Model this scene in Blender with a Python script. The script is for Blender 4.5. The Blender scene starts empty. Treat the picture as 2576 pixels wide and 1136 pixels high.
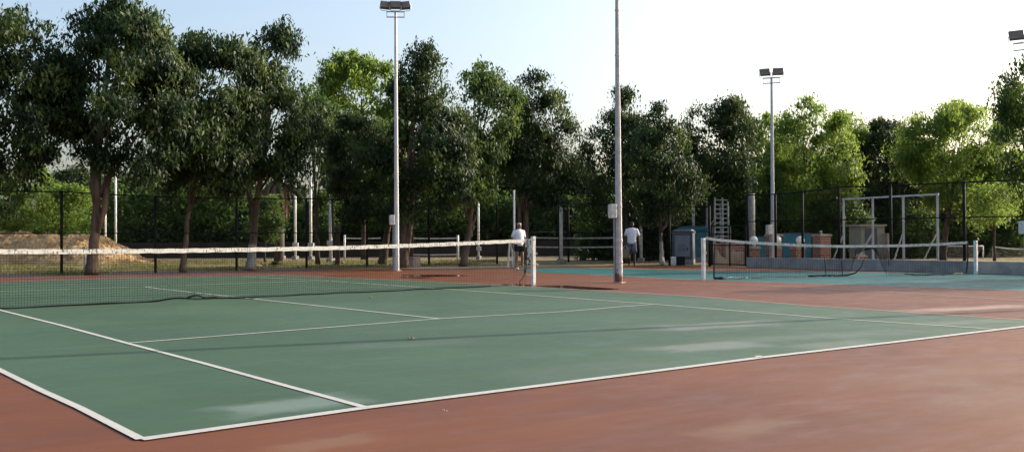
import bpy, math, random
import numpy as np
from mathutils import Vector, Matrix, Euler
random.seed(7); rng = np.random.default_rng(7)
sc = bpy.context.scene; COL = sc.collection
# ------------------------------------------------------------------ camera model (metres; x along the base line, y to the far end)
CP = np.array([-1.81546609, -6.06066556, 1.13787330])
YAW, PIT, ROL, F = 0.635753326, 0.0104003901, -0.00565351188, 2564.0
cy, sy = math.cos(YAW), math.sin(YAW)
fw = np.array([sy*math.cos(PIT), cy*math.cos(PIT), math.sin(PIT)])
r0 = np.array([cy, -sy, 0.0]); u0 = np.cross(r0, fw)
c_, s_ = math.cos(ROL), math.sin(ROL)
rt = c_*r0+s_*u0; up = -s_*r0+c_*u0
def ray(U, V): return fw+(U-1288)/F*rt+(568-V)/F*up
def G(U, V, z=0.0):
    d = ray(U, V); p = CP+d*(z-CP[2])/d[2]; return np.array([p[0], p[1], z])
def D(U, V, dep): return CP+ray(U, V)*dep
def dep_of(p): return float((np.asarray(p, float)-CP)@fw)
def on_x(U, V, x): d = ray(U, V); return CP+d*(x-CP[0])/d[0]
def on_y(U, V, y): d = ray(U, V); return CP+d*(y-CP[1])/d[1]
def base_at(U, dep): p = D(U, 560, dep); return np.array([p[0], p[1], 0.0])
def z_at(U, V, p):                                   # height over the point p that is seen at V
    return float(D(U, V, dep_of(p))[2])
SUN = np.array([0.9745*math.cos(math.radians(24)), -0.2241*math.cos(math.radians(24)), math.sin(math.radians(24))])
# ------------------------------------------------------------------ objects
def tag(o, label=None, cat=None, group=None, kind=None):
    if label: o['label'] = label
    if cat: o['category'] = cat
    if group: o['group'] = group
    if kind: o['kind'] = kind
    return o
def thing(name, loc, label, cat, group=None, rz=0.0):
    o = bpy.data.objects.new(name, None); COL.objects.link(o)
    o.location = Vector(loc); o.rotation_euler = (0, 0, rz); o.empty_display_size = .2
    return tag(o, label, cat, group)
def frame_of(d):
    d = np.array(d, float); d /= np.linalg.norm(d)
    a = np.array([0, 0, 1.0]) if abs(d[2]) < .95 else np.array([1.0, 0, 0])
    x = np.cross(a, d); x /= np.linalg.norm(x); return x, np.cross(d, x), d
class MB:
    def __init__(s): s.v = []; s.f = []
    def box(s, c, size, rot=None, taper=1.0):
        c = np.array(c, float); hx, hy, hz = [q/2 for q in size]; n = len(s.v)
        for k, (x, y, z) in enumerate([(-1,-1,-1),(1,-1,-1),(1,1,-1),(-1,1,-1),(-1,-1,1),(1,-1,1),(1,1,1),(-1,1,1)]):
            t = taper if z > 0 else 1.0
            p = np.array([x*hx*t, y*hy*t, z*hz])
            if rot is not None: p = np.asarray(rot)@p
            s.v.append(tuple(c+p))
        s.f += [tuple(n+i for i in q) for q in [(0,3,2,1),(4,5,6,7),(0,1,5,4),(1,2,6,5),(2,3,7,6),(3,0,4,7)]]
        return s
    def tube(s, path, rad, n=8, caps=True, phase=0.0, flat=None):
        path = [np.array(p, float) for p in path]
        if not hasattr(rad, '__len__'): rad = [rad]*len(path)
        b = len(s.v); m = len(path); px = None
        for i, p in enumerate(path):
            d = path[min(i+1, m-1)]-path[max(i-1, 0)]
            x, y, d = frame_of(d)
            if px is not None:
                x = px-d*(px@d); x /= max(np.linalg.norm(x), 1e-9); y = np.cross(d, x)
            px = x
            for k in range(n):
                a = 2*math.pi*(k+phase)/n
                q = x*math.cos(a)+y*math.sin(a)*(1 if flat is None else flat)
                s.v.append(tuple(p+q*rad[i]))
        for i in range(m-1):
            for k in range(n):
                a = b+i*n+k; c = b+i*n+(k+1) % n
                s.f.append((a, c, c+n, a+n))
        if caps:
            s.f.append(tuple(b+k for k in reversed(range(n)))); s.f.append(tuple(b+(m-1)*n+k for k in range(n)))
        return s
    def loft(s, rings, n=14, caps=True):             # rings: (centre, rx, ry) in xy, stacked
        b = len(s.v)
        for c, rx, ry in rings:
            for k in range(n):
                a = 2*math.pi*k/n; s.v.append((c[0]+rx*math.cos(a), c[1]+ry*math.sin(a), c[2]))
        for i in range(len(rings)-1):
            for k in range(n):
                a = b+i*n+k; c = b+i*n+(k+1) % n; s.f.append((a, c, c+n, a+n))
        if caps:
            s.f.append(tuple(b+k for k in reversed(range(n)))); s.f.append(tuple(b+(len(rings)-1)*n+k for k in range(n)))
        return s
    def ball(s, c, r, n=12, m=8, sq=(1, 1, 1)):
        rings = []
        for i in range(m+1):
            t = math.pi*(.02+.96*i/m)
            rings.append(((c[0], c[1], c[2]-r*sq[2]*math.cos(t)), r*sq[0]*math.sin(t), r*sq[1]*math.sin(t)))
        return s.loft(rings, n)
    def poly(s, pts):
        n = len(s.v); s.v += [tuple(p) for p in pts]; s.f.append(tuple(range(n, n+len(pts)))); return s
    def strip(s, a, b):                               # ribbon between two polylines
        n = len(s.v); m = len(a); s.v += [tuple(p) for p in a]+[tuple(p) for p in b]
        s.f += [(n+i, n+i+1, n+m+i+1, n+m+i) for i in range(m-1)]; return s
    def build(s, name, mat, parent=None, smooth=False, bevel=0.0, local=False, solid=0.0):
        org = np.zeros(3)
        if parent is not None and not local:
            q = parent
            while q is not None: org += np.array(q.location); q = q.parent
        me = bpy.data.meshes.new(name)
        me.from_pydata([tuple(np.array(v)-org) for v in s.v], [], s.f); me.materials.append(mat)
        if smooth:
            for p in me.polygons: p.use_smooth = True
        me.update()
        o = bpy.data.objects.new(name, me); COL.objects.link(o)
        if parent is not None: o.parent = parent
        if bevel:
            b = o.modifiers.new('bevel', 'BEVEL'); b.width = bevel; b.segments = 2; b.limit_method = 'ANGLE'
        if solid:
            q = o.modifiers.new('solid', 'SOLIDIFY'); q.thickness = solid
        return o
# ------------------------------------------------------------------ materials
def nodes(m): m.use_nodes = True; nt = m.node_tree; nt.nodes.clear(); return nt
def N(nt, t, **k):
    n = nt.nodes.new(t)
    for a, b in k.items():
        if a in n.inputs: n.inputs[a].default_value = b
        else: setattr(n, a, b)
    return n
def rgba(c): return (c[0], c[1], c[2], 1.0)
def noise(nt, scale, detail=4.0, rough=.55, coord='Object', stretch=None, dist=0.0):
    tc = N(nt, 'ShaderNodeTexCoord'); src = tc.outputs[coord]
    if stretch:
        mp = N(nt, 'ShaderNodeMapping'); mp.inputs['Scale'].default_value = stretch[:3]
        if len(stretch) > 3: mp.inputs['Rotation'].default_value = (0, 0, stretch[3])
        nt.links.new(src, mp.inputs[0]); src = mp.outputs[0]
    n = N(nt, 'ShaderNodeTexNoise'); n.inputs['Scale'].default_value = scale; n.inputs['Detail'].default_value = detail
    n.inputs['Roughness'].default_value = rough; n.inputs['Distortion'].default_value = dist
    nt.links.new(src, n.inputs['Vector']); return n.outputs['Fac']
def ramp(nt, fac, lo, hi, a=0.0, b=1.0):
    r = N(nt, 'ShaderNodeMapRange'); r.inputs['From Min'].default_value = lo; r.inputs['From Max'].default_value = hi
    r.inputs['To Min'].default_value = a; r.inputs['To Max'].default_value = b; r.interpolation_type = 'SMOOTHSTEP'
    nt.links.new(fac, r.inputs['Value']); return r.outputs['Result']
def mixc(nt, fac, a, b):
    m = N(nt, 'ShaderNodeMix', data_type='RGBA')
    for v, i in ((fac, 0), (a, 6), (b, 7)):
        if isinstance(v, (tuple, list)): m.inputs[i].default_value = rgba(v)
        elif isinstance(v, (float, int)): m.inputs[i].default_value = v
        else: nt.links.new(v, m.inputs[i])
    return m.outputs[2]
def out(nt, sh):
    o = N(nt, 'ShaderNodeOutputMaterial'); nt.links.new(sh, o.inputs['Surface'])
def bsdf(nt, col, rough=.6, metal=0.0, spec=.5, bump=None, bstr=.2, bdist=.01):
    p = N(nt, 'ShaderNodeBsdfPrincipled'); p.inputs['Metallic'].default_value = metal
    p.inputs['Specular IOR Level'].default_value = spec
    if isinstance(rough, (int, float)): p.inputs['Roughness'].default_value = rough
    else: nt.links.new(rough, p.inputs['Roughness'])
    if isinstance(col, (tuple, list)): p.inputs['Base Color'].default_value = rgba(col)
    else: nt.links.new(col, p.inputs['Base Color'])
    if bump is not None:
        b = N(nt, 'ShaderNodeBump'); b.inputs['Strength'].default_value = bstr; b.inputs['Distance'].default_value = bdist
        nt.links.new(bump, b.inputs['Height']); nt.links.new(b.outputs[0], p.inputs['Normal'])
    return p.outputs[0]
def simple(name, col, col2=None, rough=.6, metal=0.0, spec=.5, scale=6.0, lo=.4, hi=.65, bstr=.15, stretch=None):
    m = bpy.data.materials.new(name); nt = nodes(m)
    n = noise(nt, scale, 6, .6, stretch=stretch)
    c = mixc(nt, ramp(nt, n, lo, hi), col, col2 if col2 else tuple(q*.78 for q in col))
    out(nt, bsdf(nt, c, rough, metal, spec, n, bstr)); return m
def leaf_mat(name, a, b, tr=.28):
    m = bpy.data.materials.new(name); nt = nodes(m)
    g = N(nt, 'ShaderNodeNewGeometry')
    n = noise(nt, 1.1, 3)
    c1 = mixc(nt, g.outputs['Random Per Island'], a, b)
    c2 = mixc(nt, ramp(nt, n, .42, .66), c1, tuple(.55*x+.45*y for x, y in zip(b, (.10, .15, .025))))
    p = bsdf(nt, c2, .52, 0, .22)
    t = N(nt, 'ShaderNodeBsdfTranslucent')
    h = N(nt, 'ShaderNodeHueSaturation'); h.inputs['Value'].default_value = 2.3; h.inputs['Hue'].default_value = .485
    nt.links.new(c2, h.inputs['Color']); nt.links.new(h.outputs[0], t.inputs['Color'])
    mx = N(nt, 'ShaderNodeMixShader'); mx.inputs[0].default_value = tr
    nt.links.new(p, mx.inputs[1]); nt.links.new(t.outputs[0], mx.inputs[2]); out(nt, mx.outputs[0]); return m
def bark_mat(name, col, white_to=None):
    m = bpy.data.materials.new(name); nt = nodes(m)
    n = noise(nt, 9, 6, .65, stretch=(1, 1, .25))
    c = mixc(nt, ramp(nt, n, .35, .65), tuple(q*.5 for q in col), col)
    if white_to:
        g = N(nt, 'ShaderNodeNewGeometry'); sx = N(nt, 'ShaderNodeSeparateXYZ'); nt.links.new(g.outputs['Position'], sx.inputs[0])
        a = N(nt, 'ShaderNodeMath', operation='ADD'); nt.links.new(sx.outputs[2], a.inputs[0])
        mu = N(nt, 'ShaderNodeMath', operation='MULTIPLY'); nt.links.new(n, mu.inputs[0]); mu.inputs[1].default_value = .12
        nt.links.new(mu.outputs[0], a.inputs[1])
        c = mixc(nt, ramp(nt, a.outputs[0], white_to, white_to+.06, 1, 0), c, (.31, .275, .235))
    out(nt, bsdf(nt, c, .9, 0, .2, n, .8, .03)); return m
def court_mat(name, col, dark, pale, patches, rough=.62, stretch=(1, 1, 1), sheen=.0, tint=False):
    m = bpy.data.materials.new(name); nt = nodes(m)
    big = noise(nt, .33, 5, .6, stretch=stretch, dist=.6); mid = noise(nt, 1.6, 6, .65, stretch=stretch); grain = noise(nt, 160, 3, .7)
    spk = noise(nt, 23, 4, .7)
    c = mixc(nt, ramp(nt, big, .3, .72), dark, col)
    c = mixc(nt, ramp(nt, mid, .52, .85, 0, .45), c, pale)
    c = mixc(nt, ramp(nt, grain, .35, .7, 0, .22), c, tuple(q*.45 for q in col))
    stk = noise(nt, 1.3, 5, .6, stretch=(.35, 4.5, 1, .35), dist=.8)
    c = mixc(nt, ramp(nt, stk, .54, .76, 0, .55), c, pale); c = mixc(nt, ramp(nt, stk, .46, .24, 0, .5), c, dark)
    fine = noise(nt, 7, 7, .75, stretch=(.5, 2.2, 1, -.5)); c = mixc(nt, ramp(nt, fine, .56, .78, 0, .4), c, pale); c = mixc(nt, ramp(nt, fine, .42, .25, 0, .45), c, tuple(q*.8 for q in dark))
    mk = noise(nt, 11, 2, .4); c = mixc(nt, ramp(nt, mk, .73, .78, 0, .35), c, tuple(q*.5 for q in dark))
    c = mixc(nt, ramp(nt, spk, .64, .74, 0, .35), c, pale)
    g = N(nt, 'ShaderNodeNewGeometry'); sx = N(nt, 'ShaderNodeSeparateXYZ'); nt.links.new(g.outputs['Position'], sx.inputs[0])
    wob = noise(nt, 1.9, 7, .68)
    for (px, py, hx, hy, ang, amt, colr) in patches:    # worn, bleached patches with a shape of their own
        def lin(a, b, k):
            e = N(nt, 'ShaderNodeMath', operation='MULTIPLY_ADD'); nt.links.new(sx.outputs[0], e.inputs[0]); e.inputs[1].default_value = a; e.inputs[2].default_value = k
            f2 = N(nt, 'ShaderNodeMath', operation='MULTIPLY_ADD'); nt.links.new(sx.outputs[1], f2.inputs[0]); f2.inputs[1].default_value = b
            nt.links.new(e.outputs[0], f2.inputs[2]); ab = N(nt, 'ShaderNodeMath', operation='ABSOLUTE'); nt.links.new(f2.outputs[0], ab.inputs[0]); return ab.outputs[0]
        ca, sa = math.cos(ang), math.sin(ang)
        ex = lin(ca/hx, sa/hx, -(ca*px+sa*py)/hx); ey = lin(-sa/hy, ca/hy, -(-sa*px+ca*py)/hy)
        mx = N(nt, 'ShaderNodeMath', operation='MAXIMUM'); nt.links.new(ex, mx.inputs[0]); nt.links.new(ey, mx.inputs[1])
        ad = N(nt, 'ShaderNodeMath', operation='MULTIPLY_ADD'); nt.links.new(wob, ad.inputs[0]); ad.inputs[1].default_value = 1.5; nt.links.new(mx.outputs[0], ad.inputs[2])
        c = mixc(nt, ramp(nt, ad.outputs[0], 1.1, 1.95, amt, 0), c, colr)
    rg = ramp(nt, mid, .3, .75, rough+.1, rough-.12)
    sh = bsdf(nt, c, rg, 0, .24, grain, .25, .004); sh.node.inputs['Sheen Weight'].default_value = sheen; sh.node.inputs['Sheen Roughness'].default_value = .35
    nt.links.new(c, sh.node.inputs['Sheen Tint']) if tint else None
    out(nt, sh); return m
def line_mat(name, col):
    m = bpy.data.materials.new(name); nt = nodes(m)
    n = noise(nt, 30, 6, .75); n2 = noise(nt, 2.2, 4)
    c = mixc(nt, ramp(nt, n, .50, .70, 0, .6), col, tuple(q*.55 for q in col))
    c = mixc(nt, ramp(nt, n2, .45, .75, 0, .35), c, tuple(q*.7 for q in col))
    out(nt, bsdf(nt, c, .6, 0, .4)); return m
def brick_mat(name):
    m = bpy.data.materials.new(name); nt = nodes(m)
    tc = N(nt, 'ShaderNodeTexCoord'); sx = N(nt, 'ShaderNodeSeparateXYZ'); nt.links.new(tc.outputs['Object'], sx.inputs[0])
    ad = N(nt, 'ShaderNodeMath', operation='ADD'); nt.links.new(sx.outputs[0], ad.inputs[0]); nt.links.new(sx.outputs[1], ad.inputs[1])
    cb = N(nt, 'ShaderNodeCombineXYZ'); nt.links.new(ad.outputs[0], cb.inputs[0]); nt.links.new(sx.outputs[2], cb.inputs[1])
    b = N(nt, 'ShaderNodeTexBrick'); b.inputs['Color1'].default_value = (.24, .085, .05, 1); b.inputs['Color2'].default_value = (.33, .13, .075, 1)
    b.inputs['Mortar'].default_value = (.36, .31, .26, 1); b.inputs['Scale'].default_value = 1.0
    b.inputs['Brick Width'].default_value = .25; b.inputs['Row Height'].default_value = .1; b.inputs['Mortar Size'].default_value = .012
    nt.links.new(cb.outputs[0], b.inputs['Vector'])
    out(nt, bsdf(nt, b.outputs['Color'], .85, 0, .25, b.outputs['Fac'], -.4, .01)); return m
M = {}
M['white'] = simple('white_paint', (.72, .71, .68), (.52, .49, .44), .5, scale=5)
M['galv'] = simple('galvanised_steel', (.50, .50, .50), (.37, .37, .37), .5, .15, scale=4, stretch=(1, 1, .3))
M['galvw'] = simple('white_galvanised_pole', (.62, .61, .60), (.45, .44, .43), .45, .1, scale=4, stretch=(1, 1, .3))
M['fixture'] = simple('floodlight_housing', (.20, .20, .21), (.14, .14, .15), .55, .2, scale=9)
M['lens'] = simple('floodlight_glass', (.30, .29, .31), (.24, .23, .25), .3, 0, .4, scale=12)
M['ledband'] = simple('floodlight_lower_band', (.06, .06, .065), None, .5)
M['box'] = simple('junction_box_plastic', (.66, .64, .60), (.5, .47, .42), .55, scale=7)
M['black'] = simple('black_painted_steel', (.010, .010, .011), (.016, .015, .015), .75, 0, .15)
M['netcord'] = simple('black_net_cord', (.010, .011, .011), None, .9, 0, .08)
M['rubber'] = simple('black_band', (.02, .02, .02), (.07, .065, .06), .8, scale=14)
M['concrete'] = simple('concrete', (.34, .32, .29), (.24, .22, .20), .9, 0, .2, scale=8, bstr=.4)
M['wallc'] = simple('grey_wall_render', (.34, .325, .305), (.25, .24, .225), .85, 0, .2, scale=2.5, bstr=.3)
M['brick'] = brick_mat('red_brick')
M['cap'] = simple('pier_cap_stone', (.40, .33, .27), (.28, .23, .19), .85)
M['globe'] = simple('white_globe_glass', (.80, .79, .74), (.72, .70, .65), .35)
M['boothg'] = simple('grey_booth_panel', (.22, .235, .27), (.17, .18, .21), .5, scale=2)
M['bootht'] = simple('turquoise_panel', (.03, .17, .22), (.025, .12, .16), .5, scale=2)
M['boothd'] = simple('slate_booth_side', (.07, .09, .11), None, .55)
M['beige'] = simple('beige_render', (.34, .31, .24), (.26, .24, .19), .85)
M['ladder'] = simple('aged_aluminium', (.36, .36, .35), (.24, .24, .23), .5, .3)
M['stone'] = simple('pale_sandstone', (.42, .32, .23), (.30, .22, .15), .9, 0, .2, scale=3)
M['screen'] = simple('dark_green_shade_net', (.018, .027, .020), (.030, .034, .024), .95, 0, .1, scale=.7, bstr=.5, stretch=(3, 3, .3))
M['brownwall'] = simple('dark_brown_wall', (.06, .047, .036), (.035, .03, .024), .95, 0, .1, scale=1.2)
M['cloth'] = simple('white_cotton', (.74, .74, .76), (.66, .66, .69), .9, 0, .1, scale=5)
M['bshort'] = simple('black_cotton', (.015, .015, .017), None, .9, 0, .1)
M['gshort'] = simple('grey_cotton', (.13, .135, .16), (.10, .105, .125), .9, 0, .1)
M['skinm'] = simple('brown_skin', (.24, .125, .08), (.19, .095, .06), .55)
M['skind'] = simple('dark_brown_skin', (.05, .03, .022), (.04, .024, .018), .5)
M['hairg'] = simple('grey_hair', (.30, .28, .26), (.2, .19, .18), .8)
M['hairb'] = simple('black_hair', (.012, .011, .011), None, .7)
M['shoe'] = simple('white_shoe_leather', (.7, .69, .66), None, .6)
M['sandal'] = simple('brown_leather', (.06, .03, .018), None, .6)
M['bag'] = simple('tan_canvas', (.20, .15, .095), (.15, .11, .07), .9)
M['leafdry'] = simple('dry_leaf', (.42, .30, .24), (.28, .17, .13), .8, scale=20)
M['bark'] = bark_mat('brown_bark', (.17, .115, .085))
M['barkw'] = bark_mat('limewashed_bark', (.17, .115, .085), .95)
M['barkd'] = bark_mat('dark_bark', (.09, .065, .05))
M['palmskirt'] = simple('dead_palm_fronds', (.20, .13, .085), (.10, .065, .045), .95, scale=8, stretch=(2, 2, .2))
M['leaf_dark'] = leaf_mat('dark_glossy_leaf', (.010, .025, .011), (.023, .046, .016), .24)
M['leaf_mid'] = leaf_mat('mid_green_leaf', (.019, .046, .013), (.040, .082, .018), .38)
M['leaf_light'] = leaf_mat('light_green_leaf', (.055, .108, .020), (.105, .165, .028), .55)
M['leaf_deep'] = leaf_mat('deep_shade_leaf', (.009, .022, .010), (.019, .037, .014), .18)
M['frond'] = leaf_mat('palm_frond', (.03, .045, .02), (.05, .07, .03), .2)
M['grass'] = leaf_mat('dry_grass_blade', (.20, .17, .075), (.14, .15, .05), .25)
M['straw'] = leaf_mat('straw', (.34, .27, .15), (.26, .20, .10), .25)
def tape_mat():
    m = bpy.data.materials.new('grubby_white_tape'); nt = nodes(m)
    a = noise(nt, 9, 5, .7, stretch=(1, 1, 5)); b = noise(nt, 42, 3, .6, stretch=(1, 1, .35)); z = noise(nt, 1.7, 3)
    gate = ramp(nt, z, .36, .5)
    mu = N(nt, 'ShaderNodeMath', operation='MULTIPLY'); nt.links.new(ramp(nt, b, .53, .60), mu.inputs[0]); nt.links.new(gate, mu.inputs[1])
    c = mixc(nt, ramp(nt, a, .50, .64, 0, .65), (.62, .60, .555), (.30, .27, .23))
    c = mixc(nt, mu.outputs[0], c, (.16, .15, .13))
    out(nt, bsdf(nt, c, .8, 0, .2)); return m
M['tape'] = tape_mat()
def ground_mat():
    m = bpy.data.materials.new('dry_earth'); nt = nodes(m)
    a = noise(nt, .22, 6, .6); b = noise(nt, 3, 6, .7); d = noise(nt, 30, 4, .7)
    c = mixc(nt, ramp(nt, b, .35, .7), (.20, .155, .10), (.34, .27, .18))
    c = mixc(nt, ramp(nt, a, .45, .6, 0, .7), c, (.19, .175, .075))
    c = mixc(nt, ramp(nt, d, .5, .75, 0, .4), c, (.12, .085, .055))
    out(nt, bsdf(nt, c, .95, 0, .1, d, .6, .03)); return m
M['ground'] = ground_mat()
def mound_mat():
    m = bpy.data.materials.new('excavated_earth'); nt = nodes(m)
    a = noise(nt, 1.6, 8, .65, stretch=(1, 1, 2.2)); d = noise(nt, 14, 6, .7)
    c = mixc(nt, ramp(nt, a, .35, .68), (.25, .16, .078), (.46, .33, .18))
    c = mixc(nt, ramp(nt, d, .55, .75, 0, .5), c, (.10, .07, .045))
    out(nt, bsdf(nt, c, .95, 0, .1, d, .8, .06)); return m
M['mound'] = mound_mat()
# ------------------------------------------------------------------ world, sun, camera
w = bpy.data.worlds.new('World'); sc.world = w; w.use_nodes = True; nt = w.node_tree
bg = nt.nodes['Background']; sk = nt.nodes.new('ShaderNodeTexSky'); sk.sky_type = 'NISHITA'; sk.sun_disc = False
sk.sun_elevation = math.radians(24); sk.sun_rotation = math.atan2(SUN[0], SUN[1])
sk.air_density = 1.0; sk.dust_density = 5.5; sk.ozone_density = 1.0; sk.altitude = 250
nt.links.new(sk.outputs[0], bg.inputs[0]); bg.inputs[1].default_value = 0.15
sl = bpy.data.lights.new('sun', 'SUN'); sl.energy = 3.7; sl.angle = math.radians(.5); sl.color = (1, .87, .72)
so = bpy.data.objects.new('sun', sl); COL.objects.link(so); so.location = Vector(SUN*60)
so.rotation_euler = Vector(SUN).to_track_quat('Z', 'Y').to_euler()
cd = bpy.data.cameras.new('camera'); cam = bpy.data.objects.new('camera', cd); COL.objects.link(cam); sc.camera = cam
cd.sensor_width = 36; cd.lens = F/2576*36; cd.clip_start = .1; cd.clip_end = 2000
cam.matrix_world = Matrix([[rt[0], up[0], -fw[0], CP[0]], [rt[1], up[1], -fw[1], CP[1]], [rt[2], up[2], -fw[2], CP[2]], [0, 0, 0, 1]])
sc.view_settings.view_transform = 'Standard'; sc.view_settings.look = 'None'; sc.view_settings.gamma = 1; sc.view_settings.exposure = 1.0
sc.cycles.max_bounces = 6; sc.cycles.transparent_max_bounces = 8
# ------------------------------------------------------------------ ground, courts, lines
S = 'structure'
mb = MB(); mb.poly([(-300, -300, 0), (300, -300, 0), (300, 300, 0), (-300, 300, 0)])
tag(mb.build('ground', M['ground']), kind=S)
def patch(U, V, hx, hy, ang, amt, col): p = G(U, V); return (p[0], p[1], hx, hy, ang, amt, col)
GP = (.155, .175, .145)
greenp = [patch(1800, 820, 1.0, .42, -.2, .75, GP), patch(1790, 873, .75, .34, -.15, .8, GP), patch(2090, 868, .7, .25, -.1, .5, GP), patch(740, 1020, .55, .28, .1, .42, (.22, .28, .26)),
          patch(1000, 868, .9, .3, -.2, .18, GP), patch(2060, 846, 1.6, .3, -.25, .25, GP), patch(2420, 812, 1.0, .25, -.2, .4, GP), patch(1500, 930, 1.2, .5, 0, .12, GP)]
RP = (.175, .108, .068)
redp = [patch(1880, 1075, .42, .2, .2, .6, RP), patch(830, 1115, .35, .16, .1, .5, RP), patch(2500, 1000, .9, .4, .3, .3, RP), patch(2350, 940, 1.2, .4, 0, .35, RP), patch(2450, 775, 1.5, .3, -.2, .4, (.5, .4, .34))]
M['green'] = court_mat('green_acrylic', (.052, .100, .056), (.038, .078, .043), (.076, .120, .074), greenp, .55)
M['red'] = court_mat('red_acrylic', (.148, .050, .017), (.108, .037, .015), (.168, .070, .033), redp, .55, (1, 2.2, 1))
M['teal'] = court_mat('teal_acrylic', (.017, .115, .112), (.013, .083, .083), (.06, .15, .145), [], .5, (1, 1.5, 1))
M['line'] = line_mat('white_line_paint', (.40, .40, .38))
M['pline'] = line_mat('pinkish_line_paint', (.40, .27, .22))
Z_ = lambda p: (p[0], p[1], .004)
mb = MB(); mb.poly([(-22, -22, .004), (26.1, -22, .004)]+[Z_(G(u_, v_)) for u_, v_ in ((1800, 669), (1700, 667.5), (1600, 668), (1500, 668.5), (1400, 672), (1250, 674), (1000, 674.5), (800, 675.5), (600, 679.5), (400, 685), (230, 689.5), (0, 693))]+[(-22, 27.6, .004)])
tag(mb.build('court_surround', M['red']), kind=S)
c00 = G(355, 1108); c10 = np.array([12.6, -.55, 0])    # near base line runs out of frame to the right
bl = [c00, G(920, 1028), G(1440, 962), G(1915, 901), G(2250, 862), G(2515, 830), G(2640, 815)]
ld = [c00, G(200, 1028), G(105, 985), G(0, 933), G(-140, 860), np.array([-.1, 11.9, 0]), np.array([-.1, 23.75, 0])]
rs = [G(2800, 824), G(2576, 806), G(2040, 770), G(1740, 746), G(1345, 722), G(1090, 709), G(700, 692)]
fb = [rs[-1], G(350, 699), G(0, 710), ld[-1]]
Z = lambda p, z: np.array([p[0], p[1], z])
mb = MB(); mb.poly([Z(p, .008) for p in bl]+[Z(p, .008) for p in rs]+[Z(p, .008) for p in fb[1:]]+[Z(p, .008) for p in reversed(ld[1:-1])])
tag(mb.build('tennis_court', M['green']), kind=S)
def line(name, pts, wd, z=.012, m='line'):
    pts = [np.array(p[:2], float) for p in pts]; a = []; b = []
    for i, p in enumerate(pts):
        d = pts[min(i+1, len(pts)-1)]-pts[max(i-1, 0)]; d /= np.linalg.norm(d); n = np.array([-d[1], d[0]])*wd/2
        a.append((p[0]+n[0], p[1]+n[1], z)); b.append((p[0]-n[0], p[1]-n[1], z))
    mb = MB(); mb.strip(b, a); return tag(mb.build(name, M[m]), kind=S)
line('base_line', bl, .095); line('left_sideline', ld, .06, .0125)
ls = [G(920, 1028), G(520, 918), G(320, 865), G(155, 820), G(0, 781), np.array([1.36, 23.7, 0])]
line('left_singles_line', ls, .06, .013)
rsl = [G(2510, 830), G(2100, 803), G(1640, 766), G(1400, 748), G(1110, 727), G(820, 707), G(612, 696)]
line('right_singles_line', rsl, .055, .013)
line('service_line', [G(320, 865), G(1105, 803), G(1420, 785), G(1560, 773), G(1640, 767)], .055, .0135)
line('centre_line', [G(1105, 803), G(632, 752), G(400, 727), G(365, 722)], .055, .0132)
line('far_service_line', [G(-120, 737), G(360, 722), G(775, 707)], .05, .0134)
line('far_base_line', fb, .08, .0127, 'pline')
line('right_sideline', rs[:5], .05, .0126, 'pline'); line('right_sideline', rs[4:], .05, .0126, 'pline')
line('centre_mark', [G(1915, 901), G(1905, 897)], .07, .0136); 
# second court
te = [G(1300, 684), G(1485, 690), G(1760, 704), G(2024, 712), G(2300, 721), G(2576, 731), G(2800, 742), G(2800, 697), G(2576, 688), G(2036, 684), G(1900, 682.5), G(1480, 674), G(1340, 675)]
mb = MB(); mb.poly([Z(p, .008) for p in te]); tag(mb.build('second_court', M['teal']), kind=S)
line('second_court_sideline', [G(1485, 691), G(1760, 705), G(2024, 713), G(2300, 722), G(2576, 732), G(2700, 738)], .07, .012)
line('second_court_far_line', [G(1480, 674), G(1900, 682.5), G(2036, 684), G(2576, 688)], .16, .0122, 'pline')
line('practice_line', [G(1485, 708), G(1700, 712), G(2000, 722), G(2285, 738), G(2576, 757), G(2700, 764)], .05, .012, 'pline')
line('second_court_inner_line', [G(2300, 709), G(2576, 716)], .06, .0123); line('second_court_service_line', [G(1900, 690), G(2576, 702)], .05, .0124)
# puddles
M['water'] = bpy.data.materials.new('rain_water'); nt = nodes(M['water']); out(nt, bsdf(nt, (.075, .028, .02), .03, 0, .9))
def puddle(pts, label):
    c = np.mean([G(*p) for p in pts], axis=0); q = []
    P_ = [G(*p) for p in pts]
    for i in range(len(P_)):
        for k in range(4):
            t = k/4; a = P_[i-1]; b = P_[i]; e = P_[(i+1) % len(P_)]; h = P_[(i+2) % len(P_)]
            p = .5*((2*b)+(-a+e)*t+(2*a-5*b+4*e-h)*t*t+(-a+3*b-3*e+h)*t**3)
            q.append(Z(p+rng.normal(0, .02, 3), .0085))
    mb = MB(); mb.poly(q); o = mb.build('puddle', M['water']); tag(o, kind=S)
puddle([(1352, 719.5), (1420, 718), (1500, 723), (1560, 727), (1500, 729), (1420, 725), (1370, 723)], '')
puddle([(1260, 716), (1310, 715), (1345, 718), (1330, 720.5), (1285, 719)], '')
puddle([(1010, 692), (1080, 691), (1180, 693), (1120, 695.5), (1040, 695)], '')
puddle([(1005, 697), (1060, 697), (1090, 698.5), (1040, 699.5)], '')
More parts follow.
